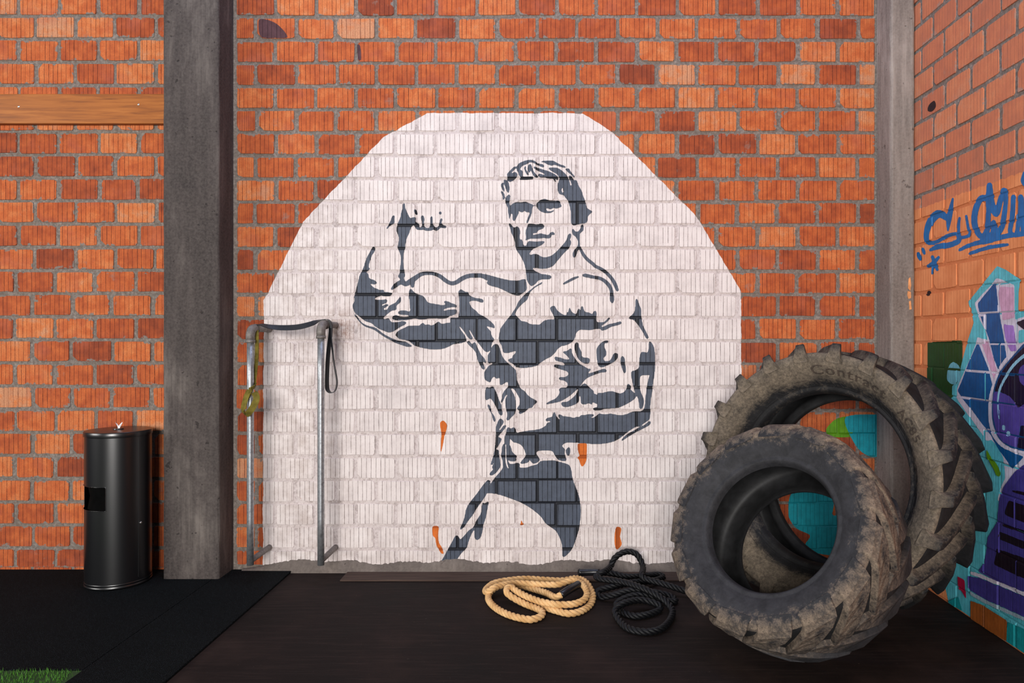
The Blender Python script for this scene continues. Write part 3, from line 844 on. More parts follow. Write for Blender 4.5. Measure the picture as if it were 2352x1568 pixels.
         ('P', [(2160, 410), (2170, 480), (2185, 600), (2170, 780), (2150, 900), (2100, 1060), (2050, 1180), (1960, 1280), (1910, 1295), (1905, 1180), (1890, 1080), (1850, 980), (1800, 900), (1660, 800), (1580, 690), (1450, 580), (1300, 490), (1150, 430), (980, 370), (850, 345), (770, 345), (765, 320), (830, 200), (900, 100), (975, 15)]),
         ('N', [(490, 860), (500, 830), (490, 700), (460, 600), (470, 520)])),
    poly(('I', [(480, 985), (520, 1010), (555, 1045), (545, 1100), (470, 1210), (455, 1255), (490, 1240), (550, 1150), (610, 1140), (600, 1190), (520, 1290), (450, 1370), (440, 1410)]),
         ('N', [(440, 225), (468, 240), (465, 285), (430, 350), (385, 420), (355, 465), (410, 485), (415, 560), (430, 650), (450, 780), (440, 840), (390, 910), (350, 960), (270, 1010), (220, 990), (240, 940), (290, 890), (275, 830), (335, 720), (270, 790), (245, 780), (260, 720), (300, 600), (330, 450), (345, 300), (355, 150), (352, 0)]),
         ('I', [(380, 1180), (410, 1100), (440, 1030)])),
    poly(('I', [(160, 290), (240, 290), (310, 265), (350, 320), (400, 420), (440, 540), (490, 650), (510, 690), (510, 770), (530, 850), (525, 910), (490, 920), (450, 880), (420, 800), (380, 720), (320, 610), (270, 545), (230, 545), (165, 580), (145, 550), (140, 450)])),
    poly(('I', [(200, 670), (240, 690), (270, 760), (285, 850), (340, 920), (370, 1000), (365, 1060), (340, 1060), (310, 990), (280, 880), (230, 790), (195, 710)])),
    poly(('P', [(790, 145), (825, 160), (820, 200), (775, 300), (760, 370), (700, 460), (620, 570), (560, 670), (490, 760), (430, 850), (375, 890), (370, 870), (410, 780), (440, 690), (455, 600), (490, 520), (540, 450), (620, 350), (700, 240), (760, 165)])),
    poly(('P', [(710, 485), (740, 495), (780, 470), (800, 480), (790, 530), (775, 610), (760, 690), (740, 760), (715, 830), (710, 900), (680, 1000), (640, 1040), (600, 1030), (585, 980), (585, 890), (540, 960), (500, 1060), (470, 1160), (400, 1230), (330, 1330), (310, 1390), (200, 1410), (100, 1400), (85, 1370), (130, 1290), (200, 1160), (250, 1070), (300, 980), (340, 985), (375, 1030), (430, 980), (500, 900), (570, 850), (610, 760), (680, 650), (695, 540)])),
]


def to_wall(pts, fn):
    return np.array([fn(p[0], p[1]) for p in pts])


def shapes_from(items, fn):
    out = []
    for it in items:
        if isinstance(it, tuple) and it[0] == 's':
            for q in stroke_polys(it[1]): out.append((1, to_wall(q, fn)))
        elif isinstance(it, tuple) and it[0] == '-':
            out.append((-1, to_wall(smooth_poly(it[1]), fn)))
        elif isinstance(it, tuple) and it[0] == 'c':                      # sharp corners
            out.append((1, to_wall(it[1], fn)))
        else:
            out.append((1, to_wall(smooth_poly(it), fn)))
    return out


back_xyz = lambda a, z, h: (a, -h, z)
right_xyz = lambda a, z, h: (XW - h, -a, z)

mural = film('wall_mural', shapes_from(STENCIL, wall_xz), WB, back_xyz, M['stencil'], None)
tag(mural, 'black stencilled bodybuilder flexing one arm, painted on the white brick field', 'mural')

CHIPS = [
    poly(('W6', [(2260, 1440), (2295, 1408), (2335, 1450), (2332, 1500), (2312, 1566)]), ('W7', [(2310, 0), (2290, 110), (2268, 190), (2272, 60)]), ('W6', [(2275, 1540)])),
    poly(('N', [(2050, 370), (2080, 345), (2230, 345), (2245, 420), (2240, 590), (2235, 680), (2200, 770), (2145, 825), (2105, 770), (2090, 700), (2045, 640), (2090, 600), (2060, 500)])),
    poly(('W7', [(2180, 990), (2245, 990), (2240, 1080), (2250, 1160), (2280, 1210), (2300, 1280), (2270, 1270), (2225, 1190), (2210, 1110), (2185, 1085)])),
    poly(('px', [(1415, 1211), (1427, 1213), (1424, 1232), (1428, 1250), (1416, 1262), (1411, 1240)])),
    poly(('P', [(1290, 745), (1310, 790), (1330, 800), (1300, 825), (1270, 820), (1280, 790)])),
]
for c in CHIPS:
    film('paint_chip', shapes_from([c], wall_xz), WB, back_xyz, M['chip'], mural, .004, .0016)
soot = film('soot_stain', shapes_from([poly(('W1', [(310, 210), (400, 215), (500, 260), (580, 340), (610, 405), (480, 410), (330, 400), (300, 290)])),
                                       poly(('W1', [(1370, 480), (1400, 500), (1410, 640), (1380, 650), (1368, 560)]))], wall_xz), WB, back_xyz, M['soot'], wall_back, .005, .001)


# ------------------------------------------------------------------ graffiti
def paint(name, rgb8, k=.86, rough=.42):
    c = srgb(*rgb8)
    return film_mat(name, c, tuple(x * .45 for x in c), rough, .45, .5, .12)


PM = {n: paint('spray_' + n, c) for n, c in dict(
    green=(14, 66, 26), turquoise=(86, 182, 196), pale_turquoise=(104, 176, 192), white=(206, 200, 216), blue=(8, 82, 140), pink=(206, 160, 190),
    purple=(158, 118, 196), navy=(22, 14, 42), deep_blue=(10, 70, 122), violet=(76, 62, 142), indigo=(62, 54, 128), black=(24, 12, 26),
    grey_blue=(150, 172, 186), brown=(150, 82, 34), teal=(20, 140, 146), crimson=(166, 16, 58), lime=(92, 150, 20), tag_blue=(10, 104, 168),
    aqua=(22, 156, 172), ice=(140, 190, 216)).items()}

graf = empty('graffiti_piece', (XW, -1.0, 0.0))
tag(graf, 'large letter graffiti in turquoise, blue and purple on the right-hand wall', 'graffiti')
LAYER = [0]


def gf(name, col, *items, step=True):
    LAYER[0] += 1
    o = film(name, shapes_from(list(items), right_az), WR, right_xyz, PM[col], graf, .0075, .0008 + .0003 * LAYER[0])
    o.matrix_parent_inverse = Matrix.Translation(-graf.location)
    o['label'] = col.replace('_', ' ') + ' painted patch'
    del o['label']
    return o


c_ = lambda *segs: ('c', poly(*segs))
gf('green_block', 'green', c_(('R4', [(228, 38), (716, 10), (716, 280), (690, 420), (600, 720), (560, 900), (230, 900)])))
gf('turquoise_ground', 'turquoise', c_(('R3', [(1205, 185), (1330, 240), (1525, 375), (1500, 560), (1495, 820), (1568, 810)]), ('px', [(2420, 700), (2420, 1545), (2180, 1384)]),
                                          ('px', [(2150, 1250)]), ('R4', [(570, 900), (575, 640), (690, 560), (690, 400), (720, 270)]), ('R3', [(735, 1420), (770, 1300), (820, 1150), (880, 970), (850, 840), (800, 680)])))
gf('turquoise_dome', 'pale_turquoise', poly(('R4', [(595, 310), (660, 350), (690, 420), (690, 600), (580, 620), (505, 550), (512, 430), (545, 340)])))
gf('white_outline', 'white', c_(('R3', [(1195, 355), (1250, 365), (1445, 450), (1450, 930), (1568, 890)]), ('px', [(2420, 700), (2420, 1060)]),
                                   ('R5', [(1568, 530), (1430, 640), (1350, 740), (1250, 880), (1180, 1000), (1140, 1180), (1100, 1180), (1150, 950), (1240, 760), (1210, 400), (1110, 190), (1000, 80)]),
                                   ('R4', [(1060, 1400), (900, 1180), (740, 950), (640, 800), (640, 690), (690, 560), (800, 320), (920, 20)]),
                                   ('R3', [(930, 1170), (1070, 1210), (1030, 1050), (960, 920), (905, 760), (890, 700), (1000, 570), (1120, 450)])))
gf('blue_stem', 'blue', c_(('R3', [(1180, 400), (1200, 560), (1220, 760), (1245, 920), (1280, 1100), (1340, 1450)]), ('R4', [(1215, 420), (1150, 250), (1090, 0)]), ('R3', [(1060, 1120), (1010, 980), (960, 840), (930, 710), (1000, 620)])))
gf('blue_diamond', 'blue', c_(('R4', [(932, 25), (1020, 250), (1080, 400), (1130, 600), (1150, 680), (1100, 850), (1095, 1000), (1120, 1220), (1200, 1380)]), ('R5', [(1230, 220), (1430, 330), (1568, 370), (1560, 400), (1370, 600), (1270, 440), (1150, 280), (1020, 60)]),
                                 ('R4', [(1130, 1330), (980, 1150), (820, 930), (700, 780), (652, 705), (700, 600), (800, 330)])))
gf('pink_fill', 'pink', c_(('R3', [(1250, 470), (1440, 480), (1440, 900), (1280, 940), (1225, 560)])))
gf('pink_fill', 'pink', c_(('R4', [(980, 30), (1070, 20), (1150, 250), (1200, 450), (1165, 560), (1060, 260)])))
gf('purple_fill', 'purple', c_(('R3', [(1290, 990), (1430, 1010), (1480, 1360), (1400, 1370), (1320, 1200)])))
gf('turquoise_fill', 'turquoise', c_(('R3', [(1510, 1080), (1700, 1040), (1700, 1150), (1568, 1240), (1500, 1260)])))
gf('navy_wedge', 'navy', c_(('R3', [(1468, 970), (1568, 930), (1700, 880), (1700, 1140), (1568, 1055)])))
gf('white_ring', 'white', ('s', cp('R4', [(1340, 270, 20), (1230, 430, 20), (1150, 650, 18), (1105, 850, 18), (1100, 1050, 18), (1130, 1230, 20), (1200, 1370, 22), (1330, 1490, 22), (1568, 1565, 20), (1850, 1600, 20)])))
gf('blue_ring', 'deep_blue', poly(('R4', [(1700, -40), (1568, 70), (1470, 180), (1340, 330), (1230, 480), (1170, 650), (1140, 850), (1130, 1000), (1160, 1200), (1250, 1380), (1400, 1490), (1600, 1545), (1850, 1570), (1900, 700), (1850, -100)])))
gf('navy_fill', 'navy', c_(('R4', [(1700, 20), (1568, 120), (1400, 290), (1290, 430), (1220, 560), (1170, 720), (1250, 720), (1380, 780), (1500, 940), (1568, 900), (1700, 900), (1880, 800), (1880, 0)])),
   c_(('R4', [(1540, 1190), (1880, 1170), (1880, 1560), (1700, 1545), (1490, 1500)])))
gf('violet_fill', 'violet', c_(('R4', [(1170, 720), (1250, 725), (1380, 780), (1450, 860), (1500, 945), (1568, 900), (1880, 890), (1880, 1170), (1530, 1190), (1490, 1500), (1300, 1420), (1200, 1280), (1150, 1050), (1145, 850)])),
   poly(('R4', [(1510, 480), (1540, 380), (1620, 340), (1650, 500), (1620, 650), (1530, 590)])))
gf('ice_highlight', 'ice', ('s', cp('R4', [(1700, 160, 24), (1568, 240, 22), (1440, 360, 20), (1330, 520, 18), (1250, 680, 16), (1220, 850, 12), (1225, 1000, 10), (1240, 1100, 6)])),
   ('s', cp('R4', [(1300, 1200, 22), (1302, 1235, 22)])), ('s', cp('R4', [(1365, 1290, 26), (1365, 1315, 26)])))
gf('indigo_blob', 'indigo', c_(('R5', [(1800, 400), (1568, 540), (1430, 650), (1350, 750), (1220, 930), (1150, 1150), (1110, 1568)]), ('R6', [(590, 260), (570, 400), (540, 560), (480, 650), (700, 760), (980, 870)]), ('px', [(2420, 1372), (2420, 1020)])))
gf('black_bars', 'black', c_(('R5', [(1380, 980), (1568, 1010), (1900, 1060), (1900, 1120), (1568, 1070), (1390, 1020)])),
   c_(('R5', [(1320, 1170), (1568, 1240), (1900, 1330), (1900, 1660), (1568, 1560), (1300, 1450), (1240, 1400), (1280, 1280)])),
   c_(('R6', [(750, 110), (980, 180), (1200, 240), (1200, 285), (980, 215), (750, 135)])), c_(('R6', [(720, 200), (980, 300), (1200, 370), (1200, 470), (980, 390), (700, 280)])),
   c_(('R6', [(690, 390), (980, 490), (1200, 560), (1200, 790), (980, 720), (650, 570), (670, 480)])))
gf('white_line', 'white', c_(('R6', [(400, 645), (520, 680), (700, 760), (980, 870), (1200, 950), (1200, 1000), (980, 915), (700, 800), (500, 715), (390, 680)])))
gf('indigo_band', 'indigo', c_(('R6', [(360, 700), (500, 720), (700, 805), (980, 920), (1200, 1005), (1200, 1250), (980, 1150), (780, 1060), (560, 960), (370, 850)])))
gf('grey_line', 'grey_blue', c_(('R6', [(370, 855), (560, 965), (780, 1065), (980, 1155), (1200, 1255), (1200, 1300), (980, 1195), (760, 1100), (540, 995), (400, 920)])))
gf('brown_block', 'brown', c_(('R6', [(390, 975), (540, 1030), (700, 1130), (810, 1200), (800, 1432), (600, 1312), (390, 1180)])))
gf('teal_block', 'teal', c_(('R6', [(815, 1215), (980, 1290), (1200, 1380), (1200, 1690), (980, 1556), (800, 1436)])))
gf('teal_block', 'teal', c_(('R6', [(130, 990), (255, 930), (300, 1090), (215, 1050)])))
gf('crimson_patch', 'crimson', c_(('R6', [(330, 740), (345, 960), (290, 860), (260, 850), (250, 700)])))
gf('lime_patch', 'lime', poly(('R5', [(930, 250), (1030, 420), (1110, 520), (1180, 670), (1160, 740), (1100, 720), (1050, 600), (940, 400)])))

tagp = film('graffiti_tag', shapes_from([
    ('s', cp('T', [(592, 175, 7), (580, 240, 15), (562, 320, 20), (555, 405, 6)])),
    ('s', cp('T', [(540, 310, 22), (490, 285, 28), (435, 335, 26), (405, 420, 20), (412, 488, 17), (470, 488, 13), (560, 440, 13), (620, 432, 13), (632, 480, 18), (560, 510, 20), (490, 520, 20), (432, 545, 11)])),
    ('s', cp('T', [(640, 315, 9), (632, 390, 12), (642, 452, 12), (708, 438, 11), (700, 370, 10), (688, 300, 9)])),
    ('s', cp('T', [(835, 170, 22), (790, 180, 22), (755, 260, 22), (748, 350, 22), (770, 420, 20), (805, 450, 20), (838, 400, 20), (850, 280, 18), (848, 170, 18), (856, 80, 20)])),
    ('s', cp('T', [(856, 80, 20), (872, 200, 22), (905, 285, 22), (935, 190, 20), (962, 115, 22), (975, 180, 16), (965, 280, 18), (945, 380, 20), (905, 420, 22), (885, 340, 16), (880, 430, 20), (850, 445, 20)])),
    ('s', cp('T', [(1030, 165, 18), (1022, 300, 18), (1005, 415, 16), (1050, 430, 16), (1068, 300, 16), (1082, 160, 18), (1098, 300, 16), (1100, 420, 16), (1150, 400, 16), (1160, 200, 16)])),
    ('s', cp('T', [(1110, -10, 14), (1098, 50, 16), (1130, 90, 16)])),
    ('s', cp('T', [(640, 545, 11), (720, 508, 15), (850, 478, 18), (980, 445, 18), (1104, 430, 16), (1200, 415, 16)])),
    ('s', cp('T', [(715, 570, 12), (850, 527, 14), (985, 507, 11)])),
    ('s', cp('T', [(342, 572, 12), (348, 590, 15), (356, 612, 10)])), ('s', cp('T', [(375, 537, 10), (382, 555, 12), (387, 570, 9)])),
    ('s', cp('T', [(415, 662, 12), (455, 635, 14), (490, 598, 10)])), ('s', cp('T', [(445, 595, 12), (462, 640, 13), (482, 688, 10)])), ('s', cp('T', [(455, 640, 13), (448, 680, 9), (443, 716, 6)])),
], right_az), WR, right_xyz, PM['tag_blue'], None, .006, .001)
tag(tagp, 'blue handwritten spray tag with double underline and star high on right-hand wall', 'graffiti')

aq = film('graffiti_blob', shapes_from([
    poly(('G6', [(620, 720), (700, 698), (780, 712), (805, 770), (800, 820), (850, 815), (960, 830), (1000, 900), (960, 1000), (800, 1000), (690, 980), (678, 950), (700, 910), (640, 880), (605, 830), (603, 770)])),
    poly(('G6', [(860, 380), (1050, 380), (1045, 470), (1000, 560), (930, 540), (880, 470)]))], wall_xz), WB, back_xyz, PM['aqua'], None, .006, .001)
tag(aq, 'aqua blue paint blobs low on the back brick wall, seen through the tyres', 'graffiti')
gl = film('green_smear', shapes_from([poly(('G6', [(770, 440), (810, 395), (870, 380), (890, 420), (880, 470), (790, 470)]))], wall_xz), WB, back_xyz, PM['lime'], aq, .006, .0009)

# ------------------------------------------------------------------ plinth, floor, mats
def ragged():
    v, f = [], []
    x0, x1 = (560 - CX) / S, XR + .02
    n = 300
    r = random.Random(3)
    t = 0.0
    for i in range(n + 1):
        x = x0 + (x1 - x0) * i / n
        top = .058 + .010 * math.sin(x * 7.3) + .008 * math.sin(x * 19.1 + 1) + r.uniform(-.004, .005)
        if i < 14: top = .012 + (top - .012) * i / 14
        v += [(x, -.046, -.01), (x, -.044, .004), (x, -.020, .020 + top * .15), (x, -.0065, top - .004), (x, .004, top)]
    for i in range(n):
        for k in range(4):
            a = i * 5 + k
            f.append((a, a + 5, a + 6, a + 1))
    return mesh_of('plinth', v, f, True)


plinth = link('trim_1', ragged(), M['plinth'])
tag(plinth, kind='structure')

n = NT('floor_brown')
P = n.pos()
big = n.noise(1.6, 6, P, .6)
c = n.ramp(big, [(.3, srgb(14, 9, 8)), (.5, srgb(28, 20, 18)), (.7, srgb(48, 36, 32))])
mp = n.node('ShaderNodeMapping'); n.set(mp.inputs[0], P); mp.inputs['Scale'].default_value = (2, 30, 1); mp.inputs['Rotation'].default_value = (0, 0, .12)
c = n.mix(n.mapr(n.noise(1.5, 5, mp.outputs[0], .7), .5, .72, 0, .5), c, srgb(54, 42, 38))
c = n.mix(n.mapr(n.noise(60, 4, P, .8), .66, .74, 0, .6), c, srgb(120, 108, 98))
n.bump(n.noise(80, 4, P), .25, .002)
M['floor'] = n.out(c, n.mapr(big, .3, .7, .7, .9), 0, .15)
floor = link('floor', slab(-6, XW + .2, -5.5, .2, -.1, 0), M['floor'])
tag(floor, kind='structure')

n = NT('rubber_mat')
P = n.pos()
sp = n.noise(420, 2, P, .5)
c = n.mix(n.mapr(n.noise(3, 4, P), .35, .7), srgb(4, 6, 7), srgb(8, 10, 11))
c = n.mix(n.mapr(sp, .62, .70), c, srgb(82, 92, 98))
n.bump(n.noise(260, 3, P), .6, .002)
M['rubber'] = n.out(c, .95, 0, .08)

MT = .012
XM = -1.638
mat1 = link('rubber_mat', bm_mesh('mat', box_bm(-2.05, XM, -3.6, -.008, .0005, MT, .002, 1)), M['rubber'])
tag(mat1, 'narrow black speckled rubber mat strip running past the concrete column', 'mat', 'rubber floor mats')
mat2 = link('rubber_mat', bm_mesh('mat', box_bm(-5.2, -2.053, -1.36, -.008, .0005, MT, .002, 1)), M['rubber'])
tag(mat2, 'wide black rubber mat under the black waste bin', 'mat', 'rubber floor mats')

# artificial turf: slab and blades
turf = empty('artificial_turf', (-3.2, -2.0, 0))
tag(turf, 'green artificial turf in front of the wide rubber mat', 'turf')
M['turf_base'] = simple('turf_base', srgb(30, 60, 14), .9, nscale=60)
tb = link('backing', bm_mesh('turf', box_bm(-2.0, 1.147, -1.6, .637, .0005, .008)), M['turf_base'], turf)
nb = 26000
bx = rng.uniform(-1.2, 1.14, nb); by = rng.uniform(-.45, .63, nb)
an = rng.uniform(0, 2 * np.pi, nb); hh = rng.uniform(.012, .022, nb); lean = rng.uniform(-.008, .008, (nb, 2))
wx, wy = np.cos(an) * .0016, np.sin(an) * .0016
V = np.empty((nb, 3, 3))
V[:, 0] = np.c_[bx - wx, by - wy, np.full(nb, .007)]
V[:, 1] = np.c_[bx + wx, by + wy, np.full(nb, .007)]
V[:, 2] = np.c_[bx + lean[:, 0], by + lean[:, 1], .007 + hh]
M['turf'] = simple('turf_blades', srgb(62, 118, 22), .7, nscale=200, bump=0)
bl = link('blades', mesh_of('blades', V.reshape(-1, 3), np.arange(nb * 3).reshape(-1, 3)), M['turf'], turf)
bl['kind'] = 'stuff'

# loose plank along the wall foot
n = NT('old_board')
P = n.obj()
mp = n.node('ShaderNodeMapping'); n.set(mp.inputs[0], P); mp.inputs['Scale'].default_value = (2, 40, 40)
c = n.ramp(n.noise(2, 5, mp.outputs[0], .65), [(.3, srgb(50, 38, 33)), (.6, srgb(76, 60, 52)), (.8, srgb(100, 82, 72))])
M['board'] = n.out(c, .85, 0, .3)
plank = link('floor_board', bm_mesh('plank', box_bm(-1.29, .78, -.197, -.048, .0005, .010, .0015, 1)), M['board'])
tag(plank, 'thin worn brown board lying along the foot of the painted wall', 'board')

# ------------------------------------------------------------------ columns
def column(name, x0, x1, y0, mat, label, cham, zb):
    bm = box_bm(x0, x1, y0, .0, zb, Z_OF(-5))
    ed = [e for e in bm.edges if abs(e.verts[0].co.z - e.verts[1].co.z) > 1 and e.verts[0].co.y < y0 + .01]
    bmesh.ops.bevel(bm, geom=ed, offset=cham, segments=2, affect='EDGES', profile=.5)
    bmesh.ops.subdivide_edges(bm, edges=[e for e in bm.edges if abs(e.verts[0].co.z - e.verts[1].co.z) > 1], cuts=40)
    r = random.Random(5)
    for v in bm.verts:
        if v.co.y < -.02 and zb + .05 < v.co.z < 3.5:
            v.co.x += r.uniform(-.0016, .0016); v.co.y += r.uniform(-.0012, .0012)
    o = link(name, bm_mesh(name, bm), mat)
    tag(o, label, 'column', 'concrete columns against the brick wall')
    return o


YC = -.189
hole = film('wall_hole', shapes_from([poly(('px', [(2134, 241), (2146, 231), (2150, 244), (2141, 256), (2131, 254)]))], right_az), WR, right_xyz, PM['black'], wall_r, .004, .0012)
anchor = film('anchor_hole', shapes_from([('s', cp('px', [(2133, 672, 4.6), (2133, 675, 4.6)]))], right_az), WR, right_xyz, PM['black'], wall_r, .003, .0012)
column('concrete_column', -2.345, -2.012, YC, M['concrete'], 'dark stained square concrete column beside the waste bin', .012, MT + .0005)
col_r = column('concrete_column', 1.983, XW - .003, YC, M['concrete_right'], 'pale streaked concrete column in the corner behind the tyres', .014, .0005)
for pts in ([(2087, 640), (2091, 636), (2093, 655), (2091, 668), (2086, 662)], [(2085, 668), (2092, 670), (2093, 684), (2087, 686), (2084, 678)], [(2088, 692), (2092, 690), (2094, 710), (2089, 711)]):
    q = [depth_pt(a, b, YC - .0022) for a, b in pts]
    m_ = len(q)
    vv = [tuple(p) for p in q] + [(p.x, YC + .002, p.z) for p in q]
    link('paint_splash', mesh_of('splash', vv, [tuple(range(m_))] + [(i, (i + 1) % m_, m_ + (i + 1) % m_, m_ + i) for i in range(m_)]), M['splash'], col_r)
# ------------------------------------------------------------------ wooden rail
n = NT('varnished_wood')
P = n.obj()
mp = n.node('ShaderNodeMapping'); n.set(mp.inputs[0], P); mp.inputs['Scale'].default_value = (1.6, 30, 26)
g = n.noise(2.2, 6, mp.outputs[0], .6, .6)
c = n.ramp(g, [(.3, srgb(126, 68, 20)), (.5, srgb(158, 90, 30)), (.7, srgb(176, 106, 42))])
n.bump(g, .15, .001)
M['wood'] = n.out(c, .5, 0, .4)
zt, zb_ = H - (216 - CY) / (S * 1.008), H - (284 - CY) / (S * 1.008)
rail = empty('wooden_rail', (-3.3, -.002, zb_))
tag(rail, 'orange-brown wooden board screwed across the brick wall left of the column', 'board')
rail_plank = link('plank', bm_mesh('plank', box_bm(-1.2, .95, -.038, 0, 0, zt - zb_, .003, 2)), M['wood'], rail)
M['steel'] = simple('screw_steel', (.55, .54, .52), .35, 1.0, nscale=50, bump=0)
for px, py in ((43, 245), (318, 240)):
    p = depth_pt(px, py, -.04)
    v, f = lathe([(.0, .0025), (.004, .0035), (.0068, .001), (.0072, 0)], 14)
    me = mesh_of('screw', [(a, -c2, b) for a, b, c2 in v], f, True)
    o = link('screw', me, M['steel'], rail_plank)
    o.location = (p.x + 3.3, -.0375, p.z - zb_)

# ------------------------------------------------------------------ waste bin
M['bin'] = simple('black_powdercoat', (.0035, .0038, .0048), .31, 0, .9, nscale=400, var=.1, bump=.05, bdist=.0004)
M['bin_dark'] = simple('bin_inside', (.002, .002, .002), .95, 0, .05, bump=0)
M['tissue'] = simple('tissue', (.85, .84, .85), .8, nscale=80, var=.05)
BR, BHT = .172, .872
fc = floor_pt(262, 1358, MT)
binn = empty('waste_bin', (-2.585, fc.y + BR, MT))
tag(binn, 'black cylindrical metal waste bin with side flap and wet-wipe tissue on top', 'bin')
FA = math.radians(-90 - 30)
v, f = [], []
na = 72
zs = [.03, .2, .452, .587, .75, BHT]
for zc in zs:
    for i in range(na):
        a = FA + 2 * math.pi * i / na
        v.append((BR * math.cos(a), BR * math.sin(a), zc))
slot = lambda i: (i < 8 or i >= na - 8)
for k in range(len(zs) - 1):
    for i in range(na):
        if k == 2 and slot(i): continue
        j = (i + 1) % na
        f.append((k * na + i, k * na + j, (k + 1) * na + j, (k + 1) * na + i))
bin_body = link('body', mesh_of('body', v, f, True), M['bin'], binn)
v, f = lathe([(0, .002), (BR - .012, .002), (BR + .002, .004), (BR + .002, .014), (BR - .004, .018), (BR + .001, .022), (BR + .001, .03), (BR - .003, .034)], 72)
link('base_ring', mesh_of('base', v, f, True), M['bin'], binn)
v, f = lathe([(BR - .006, BHT - .012), (BR + .003, BHT - .008), (BR + .0045, BHT), (BR + .0045, BHT + .018), (BR + .002, BHT + .022), (BR - .01, BHT + .023), (.03, BHT + .024), (.028, BHT + .030), (.022, BHT + .031), (.006, BHT + .030), (.0, BHT + .028)], 72)
lid_me = mesh_of('lid', v, f, True)
lid_me.set_sharp_from_angle(angle=math.radians(35))
link('lid', lid_me, M['bin'], binn)
# flap: a concave panel set into the opening
v, f = [], []
for i in range(17):
    a = FA + math.radians(-40 + 80 * i / 16)
    v += [((BR - .018) * math.cos(a), (BR - .018) * math.sin(a), .448), ((BR - .03) * math.cos(a), (BR - .03) * math.sin(a), .52), ((BR - .018) * math.cos(a), (BR - .018) * math.sin(a), .591)]
for i in range(16):
    for k in range(2): f.append((i * 3 + k, i * 3 + 3 + k, i * 3 + 4 + k, i * 3 + 1 + k))
link('flap', mesh_of('flap', v, f, True), M['bin_dark'], bin_body)
# rim round the opening
rim = []
for a in np.linspace(-40, 40, 20): rim.append((math.radians(a), .452))
for z in np.linspace(.46, .58, 6): rim.append((math.radians(40), z))
for a in np.linspace(40, -40, 20): rim.append((math.radians(a), .587))
for z in np.linspace(.58, .46, 6): rim.append((math.radians(-40), z))
rim.append(rim[0])
pts = [((BR + .001) * math.cos(FA + a), (BR + .001) * math.sin(FA + a), z) for a, z in rim]
v, f, *_ = tube(pts, .0016, 6, False)
link('opening_rim', mesh_of('rim', v, f, True), M['bin'], bin_body)
for s in (1, -1):
    a = FA + s * math.radians(96)
    pts = [((BR + .0005) * math.cos(a), (BR + .0005) * math.sin(a), z) for z in np.linspace(.05, BHT - .02, 10)]
    v, f, *_ = tube(pts, .0018, 6)
    link('door_seam', mesh_of('seam', v, f), M['bin'], bin_body)
a = FA + math.radians(101)
v, f = lathe([(0, .006), (.007, .006), (.008, .003), (.008, 0)], 14)
lk = link('lock', mesh_of('lock', v, f, True), M['steel'], bin_body)
lk.rotation_mode = 'QUATERNION'
lk.rotation_quaternion = Vector((math.cos(a), math.sin(a), 0)).to_track_quat('Z', 'Y')
lk.location = (BR * math.cos(a), BR * math.sin(a), .36)
v, f = [], []
for i in range(9):
    t = i / 8
    for j in range(6):
        u = j / 5 - .5
        v.append((u * (.010 + .026 * t) + .003 * math.sin(3 * t), .008 * math.sin(u * 9 + t * 4) * t, BHT + .028 + .024 * t * (1 - .35 * math.cos(u * 5.5)) + (.006 * t if abs(u) > .3 else 0)))
for i in range(8):
    for j in range(5): f.append((i * 6 + j, i * 6 + j + 1, i * 6 + j + 7, i * 6 + j + 6))
link('tissue', mesh_of('tissue', v, f, True), M['tissue'], binn)

# ------------------------------------------------------------------ pipe bars
n = NT('galvanised')
P = n.obj()
gz = n.noise(60, 5, P, .7)
c = n.ramp(gz, [(.3, (.20, .21, .23)), (.5, (.36, .38, .40)), (.7, (.50, .52, .54))])
c = n.mix(n.mapr(n.noise(18, 4, P), .62, .7, 0, .6), c, (.10, .09, .085))
n.bump(gz, .15, .001)
M['galv'] = n.out(c, n.mapr(gz, .3, .7, .5, .34), .75, .5)
n = NT('weathered_fitting')
P = n.obj()
gz = n.noise(35, 5, P, .7)
c = n.ramp(gz, [(.3, (.12, .105, .095)), (.6, (.23, .21, .195)), (.8, (.33, .31, .29))])
n.bump(gz, .4, .002)
M['fitting'] = n.out(c, .6, .45, .5)
YP = -.28
PR = .0195


def pipe_bar(pxv, wall_px, wall_py, low_py, label):
    X = (wall_px - CX) / S
    zt_ = H - (wall_py - CY) / S + .012
    zl = H - (low_py - CY) / S
    zb2 = H - (1297 - CY) * (YP + D) / F
    t = empty('pipe_bar', (X, 0, zb2))
    tag(t, label, 'pipe bar', 'galvanised pipe bars bolted to the wall')

    def add(nm, pts, r, mat, sides=20, parent=t, step=None):
        v, f, *_ = tube([(p[0], p[1], p[2] - zb2) for p in pts], r, sides)
        return link(nm, mesh_of(nm, v, f, True), mat, parent)

    add('upright', [(0, YP, z) for z in np.linspace(zb2, zt_ - .05, 6)], PR, M['galv'])
    arc = [(0, YP + .045 * (1 - math.cos(a)), zt_ - .045 + .045 * math.sin(a)) for a in np.linspace(0, math.pi / 2, 10)]
    el = add('elbow', [(0, YP, zt_ - .075)] + arc + [(0, YP + .075, zt_)], PR + .006, M['fitting'])
    add('elbow_collar', [(0, YP, zt_ - .083), (0, YP, zt_ - .066)], PR + .0085, M['fitting'], 20, el)
    add('elbow_collar', [(0, YP + .066, zt_), (0, YP + .083, zt_)], PR + .0085, M['fitting'], 20, el)
    add('top_arm', [(0, y, zt_) for y in np.linspace(YP + .05, -.001, 5)], PR, M['fitting'])
    add('bottom_arm', [(0, y, zl) for y in np.linspace(YP + .008, -.001, 5)], PR * .86, M['fitting'])
    return t, Vector((X, YP, zt_))


pb1, top1 = pipe_bar(578, 619, 760, 1256, 'vertical galvanised pipe bar with the olive strap, nearest the column')
pb2, top2 = pipe_bar(740, 771, 751, 1256, 'vertical galvanised pipe bar with the black band loop hanging beside it')


